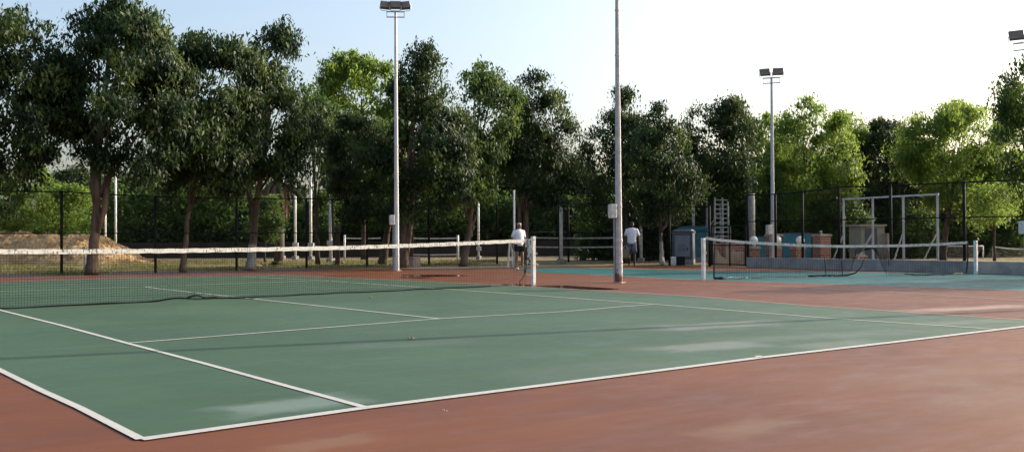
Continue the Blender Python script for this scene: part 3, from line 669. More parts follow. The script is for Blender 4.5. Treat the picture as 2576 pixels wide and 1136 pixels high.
T('light green tree behind the slim floodlight pole', [(295,1912,1945),(330,1885,1968),(400,1875,1980),(480,1878,1985),(560,1890,1990)], 50, [(1960,640),(1950,560),(1935,420)], M['leaf_light'], .9, size=.22, bark='barkd', sub=[[(1955,620),(1985,540),(2000,470)]])
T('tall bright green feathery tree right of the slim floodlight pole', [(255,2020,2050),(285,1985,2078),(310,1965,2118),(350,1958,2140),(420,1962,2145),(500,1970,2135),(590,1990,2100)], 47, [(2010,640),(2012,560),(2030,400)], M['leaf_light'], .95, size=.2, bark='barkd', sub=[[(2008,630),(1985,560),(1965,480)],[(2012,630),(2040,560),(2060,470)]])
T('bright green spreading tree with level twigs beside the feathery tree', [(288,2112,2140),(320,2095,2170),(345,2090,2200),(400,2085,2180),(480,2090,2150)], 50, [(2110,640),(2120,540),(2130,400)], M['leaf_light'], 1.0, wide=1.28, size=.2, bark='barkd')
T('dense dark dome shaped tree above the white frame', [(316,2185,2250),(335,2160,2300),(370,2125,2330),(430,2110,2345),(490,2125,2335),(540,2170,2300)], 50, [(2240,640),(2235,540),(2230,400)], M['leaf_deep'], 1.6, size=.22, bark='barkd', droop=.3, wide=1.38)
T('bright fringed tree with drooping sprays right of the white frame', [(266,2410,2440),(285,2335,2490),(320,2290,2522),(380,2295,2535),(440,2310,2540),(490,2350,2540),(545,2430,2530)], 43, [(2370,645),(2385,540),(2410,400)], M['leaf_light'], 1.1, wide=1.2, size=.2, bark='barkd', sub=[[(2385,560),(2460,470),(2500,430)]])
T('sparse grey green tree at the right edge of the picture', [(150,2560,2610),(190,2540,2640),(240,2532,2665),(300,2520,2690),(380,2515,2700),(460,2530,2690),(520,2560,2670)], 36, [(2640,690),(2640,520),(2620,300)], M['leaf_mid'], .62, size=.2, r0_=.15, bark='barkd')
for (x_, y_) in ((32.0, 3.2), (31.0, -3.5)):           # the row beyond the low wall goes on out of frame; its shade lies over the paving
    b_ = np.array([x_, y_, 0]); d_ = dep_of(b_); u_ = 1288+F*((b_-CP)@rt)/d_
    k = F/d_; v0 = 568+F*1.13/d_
    T('tree of the right hand row just beyond the right edge' if y_ > 0 else 'farther tree of the row outside the right edge', [(v0-7.6*k,u_-.3*k,u_+.3*k),(v0-6.6*k,u_-1.5*k,u_+1.5*k),(v0-4.5*k,u_-2.0*k,u_+2.0*k),(v0-2.6*k,u_-1.5*k,u_+1.5*k)], d_, [(u_, v0),(u_, v0-3*k),(u_, v0-5*k)], M['leaf_mid'], .5, size=.26, base=b_)
# shrubs
def shrub(label, prof, dep, mat, dens=1.0, size=.18, group='shrubs behind the fence'):
    v1 = max(p[0] for p in prof); uc = np.mean([(p[1]+p[2])/2 for p in prof])
    return T(label, prof, dep, [(uc, v1), (uc, (v1+min(p[0] for p in prof))/2)], mat, dens, size, 'barkd', .05, .35, 'shrub', group=group, droop=.3, cat='shrub')
shrub('bright green tall shrub behind the earth mound at the left edge', [(425,30,90),(460,-20,120),(520,-60,135),(590,-70,110)], 52, M['leaf_light'], .9, .22)
shrub('light green leafy shrub on the mound beside the first fence post', [(470,135,170),(500,110,215),(550,105,235),(600,110,245)], 50, M['leaf_light'], .9, .2)
shrub('dark rounded shrub showing against the sky left of the tallest tree', [(425,175,215),(445,150,232),(480,148,240),(520,150,240)], 60, M['leaf_deep'], 1.3, .22)
shrub('hazy green thicket below the gap at the left', [(440,112,150),(470,100,160),(530,95,170)], 66, M['leaf_mid'], .8, .22)
shrub('green shrub with round leaves left of the white poles', [(500,655,690),(530,630,700),(570,625,700),(605,640,695)], 47, M['leaf_mid'], .7, .2)
shrub('loose green shrub right of the two bracketed white poles', [(490,785,815),(520,770,830),(560,765,835),(620,770,830)], 58, M['leaf_mid'], .8, .22)
shrub('grey green bush behind the white frame at its left', [(480,2085,2120),(520,2075,2165),(570,2080,2170),(620,2090,2160)], 46, M['leaf_mid'], .9, .2)
shrub('bright yellow green bush hanging at the right edge', [(470,2480,2530),(495,2445,2560),(530,2440,2555),(560,2470,2530)], 38, M['leaf_light'], .7, .16)
shrub('dark leafy bush beside the grey booth', [(520,1605,1640),(560,1590,1655),(620,1590,1650),(655,1600,1645)], 46, M['leaf_deep'], 1.0, .2)
shrub('tangled green bush behind the pump house', [(500,2255,2300),(540,2240,2345),(600,2240,2350),(640,2250,2340)], 48, M['leaf_mid'], .8, .2)
# cycad like rosette by the fence
cy_ = G(692, 671); t = thing('agave_plant', cy_, 'small spiky dark green rosette on the grass behind the fence', 'plant')
mb = MB()
for i in range(44):
    a = rng.uniform(0, 6.28); L = rng.uniform(.32, .56); e = rng.uniform(.3, 1.3); q = []
    for k in range(6):
        s = k/5*L; q.append(cy_+np.array([math.cos(a)*s*math.cos(e), math.sin(a)*s*math.cos(e), .03+s*math.sin(e)-.5*s*s/L]))
    mb.tube(q, [.016, .03, .032, .026, .016, .002], 4, flat=.3)
mb.build('fronds', M['frond'], t)
mb = MB(); mb.ball(cy_+[0, 0, .04], .07); mb.build('stem', M['barkd'], t, True)
# palm with a skirt of dead fronds
pd = 50.0; pp = base_at(700, pd); t = thing('palm_tree', pp, 'palm with a brown skirt of dead fronds behind the fence', 'palm')
mb = MB(); mb.tube([pp, D(700, 560, pd), D(697, 455, pd)], [.22, .2, .2], 10); mb.build('trunk', M['barkd'], t, True)
mb = MB(); top = D(697, 470, pd)
for i in range(90):
    a = rng.uniform(0, 6.28); L = rng.uniform(1.2, 2.0); r_ = rng.uniform(.35, .85); q = []
    for k in range(6): f_ = k/5; q.append(top+np.array([math.cos(a)*r_*math.sin(f_*1.7), math.sin(a)*r_*math.sin(f_*1.7), .25*math.sin(f_*3)-L*f_*f_]))
    mb.tube(q, [.05, .07, .06, .05, .04, .01], 4, flat=.25)
mb.build('dead_fronds', M['palmskirt'], t)
mb = MB()
for i in range(40):
    a = rng.uniform(0, 6.28); e = rng.uniform(-.2, 1.3); L = rng.uniform(1.3, 2.0); q = []
    for k in range(7): s = k/6*L; q.append(top+np.array([math.cos(a)*s*math.cos(e), math.sin(a)*s*math.cos(e), .2+s*math.sin(e)-.35*s*s]))
    mb.tube(q, [.04, .1, .13, .13, .1, .06, .01], 4, flat=.12)
mb.build('crown', M['frond'], t)
# dark wood and screens behind
def bandpts(U0, U1, n, v0, v1, dep, dz):
    u_ = rng.uniform(U0, U1, n); v_ = rng.uniform(0, 1, n); 
    tops = v0+18*np.sin(u_*.021)+22*np.sin(u_*.0083+1)+10*np.sin(u_*.05)
    v_ = tops+(v1-tops)*v_; d_ = dep+rng.uniform(-dz, dz, n)
    return CP+d_[:, None]*(fw+((u_-1288)/F)[:, None]*rt+((568-v_)/F)[:, None]*up)
wc = np.vstack([bandpts(250, 760, 900, 455, 640, 67, 3), bandpts(820, 1450, 1500, 400, 640, 67, 3), bandpts(1440, 1900, 1100, 420, 640, 64, 3), bandpts(1860, 2640, 2000, 420, 640, 60, 3)])
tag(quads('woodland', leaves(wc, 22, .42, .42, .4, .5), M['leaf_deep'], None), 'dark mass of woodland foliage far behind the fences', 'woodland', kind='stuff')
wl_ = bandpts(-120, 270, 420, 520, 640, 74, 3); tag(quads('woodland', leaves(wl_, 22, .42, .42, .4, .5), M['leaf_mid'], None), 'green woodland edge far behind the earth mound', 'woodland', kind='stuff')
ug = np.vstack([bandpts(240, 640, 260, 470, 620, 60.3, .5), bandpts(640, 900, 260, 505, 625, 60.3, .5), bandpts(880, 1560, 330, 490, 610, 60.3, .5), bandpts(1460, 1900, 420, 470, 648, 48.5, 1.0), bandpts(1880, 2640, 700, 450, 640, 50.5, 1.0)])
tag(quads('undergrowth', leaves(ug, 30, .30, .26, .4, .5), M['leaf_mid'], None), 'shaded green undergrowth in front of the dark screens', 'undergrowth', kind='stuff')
def screen(U0, U1, dep, V0, name, label, m, th=.12, posts=0):
    a, b = base_at(U0, dep), base_at(U1, dep); h = z_at((U0+U1)/2, V0, (a+b)/2); d = b-a; L = np.linalg.norm(d); ang = math.atan2(d[1], d[0])
    t = thing(name, (a+b)/2, label, 'screen' if posts else 'wall')
    mb = MB(); c = (a+b)/2; mb.box((c[0], c[1], h/2), (L, th, h), rotz(ang)); mb.build('panel' if posts else 'wall_face', m, t)
    for i in range(posts):
        p = a+d*(i+.5)/posts; q = p-np.array([fw[0], fw[1], 0])*.12; mb = MB(); mb.tube([q, Z(q, h+.1)], .03, 6); mb.build('post', M['black'], t)
    return t
screen(330, 1560, 61.6, 520, 'shade_net_screen', 'long dark green shade net screen under the trees behind the far fence', M['screen'], posts=14)
screen(180, 1545, 59.2, 607, 'boundary_wall', 'low dark brown boundary wall beneath the far trees', M['brownwall'])
screen(1880, 2700, 52, 560, 'shade_net_screen', 'dark shade net screen behind the white frame and goals', M['screen'], posts=9)
screen(1560, 1800, 50, 520, 'shade_net_screen', 'dark olive screen behind the grey booth', simple('olive_screen', (.035, .04, .03), (.02, .024, .018), .95, 0, .1, scale=.8), posts=3)
# ------------------------------------------------------------------ earth mound, grass
nx, ny = 170, 64; md = 46.0; mc = base_at(110, md); ax = np.array([rt[0], rt[1], 0]); ax /= np.linalg.norm(ax); ay = np.array([-ax[1], ax[0], 0])
mb = MB(); ph = rng.uniform(0, 6.28, 40); fx = rng.normal(0, 2.2, 40); fy = rng.normal(0, 2.2, 40); 
vv = []
for j in range(ny):
    for i in range(nx):
        x = (i/(nx-1)-.5)*10.0; y = (j/(ny-1)-.5)*5.0
        e = max(0, 1-(abs(y)/2.5)**2.2)
        prf = np.interp(x, [-5, -3.5, -1, 1.2, 2.6, 3.6, 4.3, 5], [1.15, 1.25, 1.45, 1.35, 1.15, .7, .2, 0])
        h = prf*e; nz = sum(math.sin(fx[k]*x+fy[k]*y+ph[k]) for k in range(40))/40
        p = mc+ax*x+ay*y; vv.append((p[0], p[1], max(-.02, h*(1+.35*nz)+.06*nz*e-.02+rng.normal(0, .03)*e+.05*e*math.sin(x*9+2*math.sin(y*7))*math.sin(y*8+x)+.05*e*abs(math.sin(x*2.3+math.sin(y*3)))*math.sin(x*5.1+y*2)))) 
mb.v = vv; mb.f = [(j*nx+i, j*nx+i+1, (j+1)*nx+i+1, (j+1)*nx+i) for j in range(ny-1) for i in range(nx-1)]
tag(mb.build('earth_mound', M['mound']), 'brown heap of excavated earth behind the fence at the left', 'mound', kind=S)
def blades(pts, h, wd):
    n = len(pts); a = rng.uniform(0, 6.28, n); L = h*rng.uniform(.5, 1.3, n); lean = rng.normal(0, .35, (n, 2))*L[:, None]
    dx = np.stack([np.cos(a), np.sin(a), np.zeros(n)], 1)*wd; tip = pts+np.stack([lean[:, 0], lean[:, 1], L], 1)
    return np.stack([pts-dx, pts+dx, tip+dx*.3, tip-dx*.3], 1).reshape(-1, 3)
gp = []
while len(gp) < 26000:
    u_ = rng.uniform(-60, 1250); v_ = rng.uniform(656, 692-max(0, (u_-200))*.017); p = G(u_, v_)
    if p[1] < 28.25: continue
    if math.sin(p[0]*1.3+math.sin(p[1]))+math.sin(p[1]*.9+p[0]*.4)+rng.normal(0, .7) < .15: continue
    gp.append(p)
tag(quads('grass', blades(np.array(gp), .09, .012), M['grass'], None), 'short dry yellow green grass behind the far fence', 'grass', kind='stuff')
sp3 = []
for _ in range(3800):
    x = rng.uniform(-5, -1.9); y = rng.normal(-.3, .7); p = mc+ax*x+ay*y; e = max(0, 1-(abs(y)/2.5)**2.2); p[2] = 1.2*e-.1; sp3.append(p)
tag(quads('straw_grass', blades(np.array(sp3), .38, .01), M['straw'], None), 'tall straw coloured dry grass on top of the earth mound', 'grass', kind='stuff')
# rubble
def rock(c, r_, label, m='stone', group='stones behind the far fence'):
    bm = MB(); bm.ball((0, 0, 0), 1, 9, 6); c = np.array(c); s_ = rng.uniform(.6, 1.2, 3); bm.v = [tuple(c+np.array([0, 0, r_*.45])+np.array(v)*r_*s_*[1, 1, .7]*(1+rng.normal(0, .13))) for v in bm.v]
    return tag(bm.build('rock', M[m]), label, 'rock', group)
for i, (u_, v_, r_, la) in enumerate(((845, 665, .16, 'pale stone block beside the twin stemmed tree'), (862, 663, .12, 'smaller pale stone beside the block at the twin stemmed tree'), (650, 672, .12, 'flat pale stone left of the spiky rosette'), (668, 671, .1, 'pale stone touching the spiky rosette'), (1260, 668, .09, 'low brown stone between the leaning trunk and the man'), (1348, 668, .09, 'flat brown stone right of the near net post'))): rock(G(u_, v_), r_, la)
mb = MB()
for i in range(7):
    p = G(62+rng.uniform(-22, 30), 659+rng.uniform(-4, 3)); a = rng.uniform(0, 3.1); L = rng.uniform(.2, .5); d = np.array([math.cos(a), math.sin(a), .25])*L
    mb.box(p+[0, 0, .12], (L*1.4, .14, .05), Euler((rng.uniform(-.6, .6), rng.uniform(-.6, .6), a)).to_matrix())
tag(mb.build('broken_board', M['white']), 'heap of broken white board at the foot of the mound', 'debris')
# ------------------------------------------------------------------ poles behind the fence
def white_pole(U, Vb, Vt, label, r_=.06, foot=True, bracket=None, lean=0, m='white', name='white_pole', base=None):
    b = G(U, Vb) if base is None else base; h = z_at(U, Vt, b)
    t = thing(name, b, label, 'pole', 'white poles behind the far fence')
    mb = MB(); mb.tube([b, b+[lean*.5, 0, h*.5], b+[lean, 0, h]], r_, 10); mb.build('shaft', M[m], t, True)
    if foot: mb = MB(); mb.box(b+[0, 0, .09], (r_*4.2, r_*4.2, .18), rotz(.5)); mb.build('foot', M['concrete'], t, bevel=.02)
    if bracket:
        z = z_at(U, bracket, b); mb = MB(); mb.box(b+[0, -.02, z], (r_*4.4, r_*3, .2), rotz(-YAW)); mb.build('bracket', M['galv'], t, bevel=.01)
    return t
white_pole(265, 655, 480, 'white pole just right of the thick forked trunk', .055)
white_pole(291, 652, 430, 'taller white pole, second right of the thick forked trunk', .06)
white_pole(307, 648, 517, 'shorter grey pole, third right of the thick forked trunk', .05, m='galv')
white_pole(213, 685, 620, 'short white stake just left of the thick forked trunk', .04, False)
white_pole(713, 651, 447, 'thin grey pole before the palm with dead fronds', .045, m='galv')
white_pole(743, 652, 428, 'white bracketed pole, left one of the bright pair', .065, bracket=615)
white_pole(782, 653, 432, 'white bracketed pole, right one of the bright pair', .068, bracket=615)
white_pole(832, 660, 503, 'grey pole on a concrete foot beside the twin stemmed tree', .075, bracket=610, m='galv')
white_pole(1204, 652, 490, 'white pole right of the bent forked trunk', .055, bracket=625)
white_pole(1294, 672, 478, 'slim white pole directly left of the man in black shorts', .04, False)
white_pole(1412, 661, 506, 'white pole rising through the far volleyball net', .075)
white_pole(1613, 659, 496, 'white pole right of the man in grey shorts', .065)
white_pole(1745, 655, 514, 'white pole beside the grey booth', .062)
white_pole(1900, 640, 545, 'short white pole behind the first globe lamp', .06, False)
b_ = G(1034, 671)
t = thing('timber_post', b_, 'weathered grey timber post with a sign box behind the far floodlight pole', 'post')
mb = MB(); mb.tube([b_, Z(b_, z_at(1034, 555, b_))], .1, 8); mb.build('shaft', M['barkd'], t, True)
mb = MB(); mb.box(b_+[-.18, 0, z_at(1034, 595, b_)], (.2, .16, .26), rotz(-YAW)); mb.build('box', M['cap'], t)
mb = MB(); mb.box(b_+[0.1, -.05, .2], (.4, .3, .4), rotz(.3)); mb.build('foot', M['cap'], t)
# far nets
def far_net(ua, ub, vt, vb, label, post_l=None, post_r=None, vbase=655, sag=1.0, mesh=True):
    b1, b2 = G(ua, vbase), G(ub, vbase); e1, e2 = dep_of(b1), dep_of(b2)
    t = thing('volleyball_net', (b1+b2)/2, label, 'net', 'far nets')
    def at(u_, v_): f_ = (u_-ua)/(ub-ua); return D(u_, v_, e1+(e2-e1)*f_)
    us_ = np.linspace(ua, ub, 14)
    for v_ in (vt, vb):
        if v_ is None: continue
        mb = MB(); pts = [at(u_, v_+sag*math.sin(math.pi*(u_-ua)/(ub-ua))) for u_ in us_]; wall_ribbon(mb, pts, .06, .01); mb.build('tape', M['white'], t)
    if mesh and vb:
        mb = MB()
        for u_ in np.linspace(ua, ub, 46): mb.tube([at(u_, vt), at(u_, vb)], .003, 3, False)
        for f_ in np.linspace(.12, .9, 6): mb.tube([at(u_, vt+(vb-vt)*f_) for u_ in us_], .003, 3, False)
        mb.build('mesh', M['netcord'], t)
    for pu in (post_l, post_r):
        if pu: b = G(pu, vbase); mb = MB(); mb.tube([b, Z(b, z_at(pu, vt-6, b))], .055, 8); mb.build('post', M['white'], t, True)
    return t
far_net(870, 957, 597, None, 'far net tape left of the far floodlight pole', 867, None, 652)
far_net(1026, 1150, 597, 638, 'far net between the timber post and the bent forked trunk', None, 1152, 655)
far_net(1346, 1546, 596, 619, 'far volleyball net with two white tapes right of the near net post', None, None, 659)
# umpire style grey stand by man
b_ = G(1277, 673); t = thing('scoreboard_stand', b_, 'short pale leaning stand beside the man in black shorts', 'stand')
mb = MB(); mb.tube([b_, b_+[.1, 0, z_at(1277, 612, b_)]], .035, 6); mb.tube([b_+[.32, .1, 0], b_+[.22, .05, z_at(1277, 612, b_)]], .03, 6); mb.build('frame', M['white'], t)
mb = MB(); mb.box(b_+[.2, 0, z_at(1277, 615, b_)], (.26, .06, .07), rotz(-YAW)); mb.build('seat', M['galv'], t, bevel=.008)
# ------------------------------------------------------------------ right background: booth, ladder tower, piers, frame, goals
def boxthing(U0, U1, Vt, Vb, dep, yawoff=0.0, dpt=1.0):
    p = D((U0+U1)/2, Vb, dep); wd = (U1-U0)*dep/F; h = (Vb-Vt)*dep/F; return np.array([p[0], p[1], max(p[2], 0)]), wd, h, rotz(-YAW+yawoff)
def booth(U0, U1, Vt, dep, label, front, side):
    b = base_at((U0+U1)/2, dep); h = z_at((U0+U1)/2, Vt, b); wd = (U1-U0)*dep/F; R = rotz(-YAW-.30)
    t = thing('portable_cabin', b, label, 'cabin', 'cabins behind the right fence')
    o = lambda x, y, z: b+R@np.array([x, y, 0])+np.array([0, 0, z])
    mb = MB(); mb.box(o(0, wd*.45, h*.5+.1), (wd, wd*.9, h-.2), R); mb.build('shell', side, t, bevel=.02)
    mb = MB(); mb.box(o(0, -.012, h*.5+.12), (wd*.72, .03, h-.4), R); dr = mb.build('door', front, t, bevel=.008)
    mb = MB(); mb.box(o(wd*.26, -.045, h*.5), (.03, .04, .14), R); mb.build('handle', M['black'], dr)
    mb = MB(); mb.box(o(0, wd*.45, h+.04), (wd*1.08, wd*.98, .09), R); mb.box(o(0, wd*.45, h+.115), (wd*.9, wd*.8, .06), R); mb.build('roof', front, t, bevel=.03)
    mb = MB(); mb.box(o(0, wd*.45, .1), (wd*1.02, wd*.92, .2), R); mb.build('plinth', M['concrete'], t)
    mb = MB()
    for k in range(5): mb.box(o(0, -.03, h-.45-.06*k), (wd*.4, .012, .022), R)
    mb.build('vent', M['boothd'], dr)
    return t
booth(1690, 1742, 586, 40, 'grey portable cabin with a plain door behind the fence', M['boothg'], M['boothd'])
booth(1708, 1778, 577, 44, 'turquoise grey cabin half hidden behind the grey one', M['bootht'], M['bootht'])
b_ = G(1712, 667); t = thing('equipment_box', b_, 'small black and white box at the foot of the grey cabin', 'box')
mb = MB(); mb.box(b_+[0, 0, .17], (.3, .25, .34), rotz(-YAW)); mb.build('body', M['black'], t, bevel=.01); mb = MB(); mb.box(b_+[-.22, .17, .17], (.2, .2, .32), rotz(-YAW)); mb.build('side_unit', M['white'], t, bevel=.01)
# ladder tower
ldp = 44.0; lb = base_at(1815, ldp); t = thing('ladder_tower', lb, 'grey metal ladder tower rising behind the black gate', 'ladder')
Rl = rotz(-YAW+.3); k = ldp/F; ht = z_at(1815, 497, lb)
for x, y in ((-.36, 0), (.06, 0), (.36, 0), (-.36, .7), (.36, .7)):
    p = lb+Rl@np.array([x, y, 0]); q = lb+Rl@np.array([x*.86, y, 0]); mb = MB(); mb.tube([p, Z(q, ht*(1 if x < .2 else .94))], .045, 6); mb.build('upright', M['ladder'], t)
for i in range(13):
    z = .3+i*(ht-.4)/12; p = lb+Rl@np.array([-.34*(1-.14*z/ht), 0, 0]); q = lb+Rl@np.array([.34*(1-.14*z/ht), 0, 0]); mb = MB(); mb.tube([Z(p, z), Z(q, z)], .026, 6); mb.build('rung', M['ladder'], t)
for i in range(3):
    z = .5+i*.9; p = lb+Rl@np.array([-.33, .7, 0]); q = lb+Rl@np.array([.33, .7, 0]); mb = MB(); mb.tube([Z(p, z), Z(q, z+.8)], .022, 6); mb.build('brace', M['ladder'], t)
# round column
b_ = base_at(1891, 44); t = thing('concrete_column', b_, 'round grey concrete column left of the slim floodlight pole', 'column')
mb = MB(); h = z_at(1891, 487, b_); mb.tube([b_, Z(b_, h)], .15, 14); mb.build('shaft', M['concrete'], t, True); mb = MB(); mb.box(Z(b_, .15), (.5, .5, .3), rotz(-YAW)); mb.build('foot', M['concrete'], t, bevel=.02)
# brick piers
def pier(U0, U1, Vt, dep, label, globe=None, cap=True):
    b = base_at((U0+U1)/2, dep); wd = (U1-U0)*dep/F/1.25; h = z_at((U0+U1)/2, Vt, b); R = rotz(-YAW+.35)
    t = thing('brick_pier', b, label, 'brick pier', 'brick piers behind the low wall')
    mb = MB(); mb.box(Z(b, (h-.1)/2), (wd, wd, h-.1)); o = mb.build('shaft', M['brick'], t); o.rotation_euler = (0, 0, -YAW+.35)
    if cap:
        mb = MB(); mb.box(Z(b, h-.065), (wd*1.18, wd*1.18, .07), R); mb.box(Z(b, h-.015), (wd*1.08, wd*1.08, .03), R); mb.build('cap', M['cap'], t, bevel=.01)
    return t, b, h
DP = 40.0
pier(1928, 1964, 588, DP, 'tall brick pier directly behind the slim floodlight pole')
_, pb_, ph_ = pier(2047, 2086, 588, DP, 'brick pier with a stone cap standing alone right of the globe lamps')
t = thing('tap', Z(pb_, ph_), 'small white tap fitting on top of the lone brick pier', 'tap')
mb = MB(); mb.tube([Z(pb_, ph_), Z(pb_, ph_+.13)], .02, 6); mb.tube([Z(pb_, ph_+.1), Z(pb_, ph_+.1)+[-.1, 0, 0], Z(pb_, ph_+.05)+[-.11, 0, 0]], .014, 6); mb.build('spout', M['white'], t)
pier(1873, 1908, 619, DP-1.5, 'low brick pier under the leftmost globe lamp', cap=True); pier(1990, 2022, 619, DP-1.5, 'low brick pier under the rightmost globe lamp', cap=True); pier(1885+52, 1885+78, 619, DP-2.2, 'low brick pier under the middle globe lamp', cap=True)
pier(2147, 2176, 640, DP-1, 'short stub of a brick pier before the pump house')
for u_, la in ((1896, 'white globe lamp left of the slim floodlight pole'), (1955, 'white globe lamp showing right behind the slim floodlight pole'), (2013, 'white globe lamp farthest right, before the turquoise panel')):
    dq = DP-2.2; c = D(u_, 604, dq); t = thing('globe_lamp', c-[0, 0, .2], la, 'lamp', 'globe lamps on brick piers')
    mb = MB(); mb.ball(c, .155, 16, 12); mb.build('globe', M['globe'], t, True); mb = MB(); mb.tube([c-[0, 0, .24], c-[0, 0, .14]], .07, 10); mb.build('collar', M['galv'], t)
# turquoise panels
for (u0_, u1_, vt_, la) in ((1905, 1930, 597, 'low turquoise panel left of the tall brick pier'), (1968, 2040, 588, 'wide turquoise panel between the tall pier and the lone pier')):
    dq = 42.5; b = base_at((u0_+u1_)/2, dq); h = z_at(u0_, vt_, b); wd = (u1_-u0_)*dq/F; t = thing('turquoise_panel', b, la, 'panel', 'turquoise panels')
    mb = MB(); mb.box(Z(b, h/2), (wd, .06, h), rotz(-YAW)); mb.build('sheet', M['bootht'], t); mb = MB(); mb.box(Z(b, h+.02), (wd+.04, .09, .04), rotz(-YAW)); mb.build('coping', M['boothd'], t)
# sunlit brick and stone wall seen through the gate
dq = 39.5; b = base_at(1830, dq); R = rotz(-YAW+.35); t = thing('brick_wall', b, 'sunlit low brick wall with pale curved stone seat behind the gate', 'wall')
o = lambda x, y, z: b+R@np.array([x, y, 0])+np.array([0, 0, z])
mb = MB(); mb.box(o(0, .25, .42), (1.5, .25, .84), None); ob = mb.build('brickwork', M['brick'], t); ob.rotation_euler = (0, 0, -YAW+.35)
ob.location = Vector(R@np.array([0, .25, 0])-np.array([0, .25, 0])*0-R@np.array([0, .25, 0]))
mb = MB()
for x0, x1, h in ((-.72, -.52, .86), (-.1, .12, .84), (.48, .72, .5)): mb.box(o((x0+x1)/2, .08, h/2), (x1-x0, .22, h), R)
mb.build('pilaster', M['stone'], t, bevel=.01)
mb = MB(); us_ = np.linspace(-.52, .62, 18); ht_ = [.62-.34*math.sin(math.pi*(x+.52)/.75) if x < .23 else .5 for x in us_]
mb.strip([o(x, -.04, 0) for x in us_], [o(x, -.04, max(.2, h)) for x, h in zip(us_, ht_)]); mb.build('curved_seat', M['stone'], t, solid=.16)
# white frame
dq = 37.5
def P_(u_, v_): return D(u_, v_, dq+(u_-2240)*-.012)
t = thing('practice_frame', base_at(2240, dq), 'large white four post frame with a top bar and slanting props', 'frame')
for u_, vt_ in ((2122, 502), (2195, 499), (2272, 494), (2358, 489)):
    p = P_(u_, vt_); b = Z(p, 0); mb = MB(); mb.box(Z(p, p[2]/2), (.07, .07, p[2]), rotz(-YAW)); mb.build('post', M['galv'], t)
mb = MB(); a, b = P_(2119, 501), P_(2361, 488); mb.tube([a, b], .045, 4, phase=.5); mb.build('top_bar', M['galv'], t)
for u_, v_, ue in ((2122, 590, 2092), (2195, 585, 2152), (2273, 580, 2246), (2356, 588, 2318)):
    p = P_(u_, v_); q = base_at(ue, dq-1.6) if False else Z(P_(ue, 650), .05); mb = MB(); mb.tube([p, q], .028, 6); mb.build('prop', M['galv'], t)
# pump house
dq = 43.0; b = base_at(2196, dq); wd = 64*dq/F; h = z_at(2196, 569, b); R = rotz(-YAW+.2); t = thing('pump_house', b, 'beige flat roofed pump house behind the white frame', 'pump house')
o = lambda x, y, z: b+R@np.array([x, y, 0])+np.array([0, 0, z])
mb = MB(); mb.box(o(0, .5, h/2), (wd, 1.0, h), R); mb.build('walls', M['beige'], t, bevel=.01); mb = MB(); mb.box(o(-.05, .45, h+.04), (wd*1.12, 1.2, .08), R); mb.build('roof', M['cap'], t, bevel=.01)
mb = MB(); mb.box(o(wd*.55, -.15, h*.4), (.22, .3, h*.8), R); mb.build('side_pier', M['stone'], t, bevel=.01); mb = MB(); mb.box(o(-.1, -.012, .75), (.55, .03, 1.3), R); mb.build('door', M['boothd'], t)
# goals
def goal(U0, U1, Vt, dep, label, sag):
    b0_, b1_ = base_at(U0, dep), base_at(U1, dep); h = z_at(U0, Vt, b0_); t = thing('small_goal', (b0_+b1_)/2, label, 'goal', 'small white goals')
    bk = np.array([fw[0], fw[1], 0])*.8
    for p in (b0_, b1_): mb = MB(); mb.tube([p, Z(p, h)], .035, 8); mb.build('post', M['white'], t, True)
    mb = MB(); mb.tube([Z(b0_+(b1_-b0_)*f_, h-sag*math.sin(math.pi*f_)) for f_ in np.linspace(0, 1, 9)], .03, 6); mb.build('crossbar', M['white'], t, True)
    mb = MB()
    for f_ in np.linspace(0, 1, 24): p = b0_+(b1_-b0_)*f_; mb.tube([Z(p, h-sag*math.sin(math.pi*f_)), Z(p+bk, .02)], .003, 3, False)
    for g_ in np.linspace(.1, .95, 8): mb.tube([Z(b0_+bk*g_, h*(1-g_)), Z(b1_+bk*g_, h*(1-g_))], .003, 3, False)
    mb.build('netting', M['white'], t)
goal(2376, 2472, 619, 46, 'small white goal behind the right net post', .0)
goal(2498, 2640, 620, 44, 'small white goal with a sagging bar at the right edge', .12)
# litter on the court
def leaf_litter(U, V, s, label):
    p = G(U, V); mb = MB()
    for i in range(4):
        a = i*1.4; d = np.array([math.cos(a), math.sin(a), 0]); e = np.array([-d[1], d[0], 0])
        mb.poly([p+[0, 0, .014], p+d*s*.5+e*s*.25+[0, 0, .03], p+d*s+[0, 0, .018+.01*i], p+d*s*.5-e*s*.2+[0, 0, .022]])
    return tag(mb.build('dry_leaf', M['leafdry'], solid=.002), label, 'leaf', 'dry leaves on the court')
leaf_litter(1035, 856, .06, 'pinkish curled dry leaf lying mid court on the green'); leaf_litter(932, 750, .05, 'small dry leaf on the green beside the foot of the long net'); leaf_litter(1120, 1042, .02, 'tiny dark leaf scrap on the red paving near the base line')
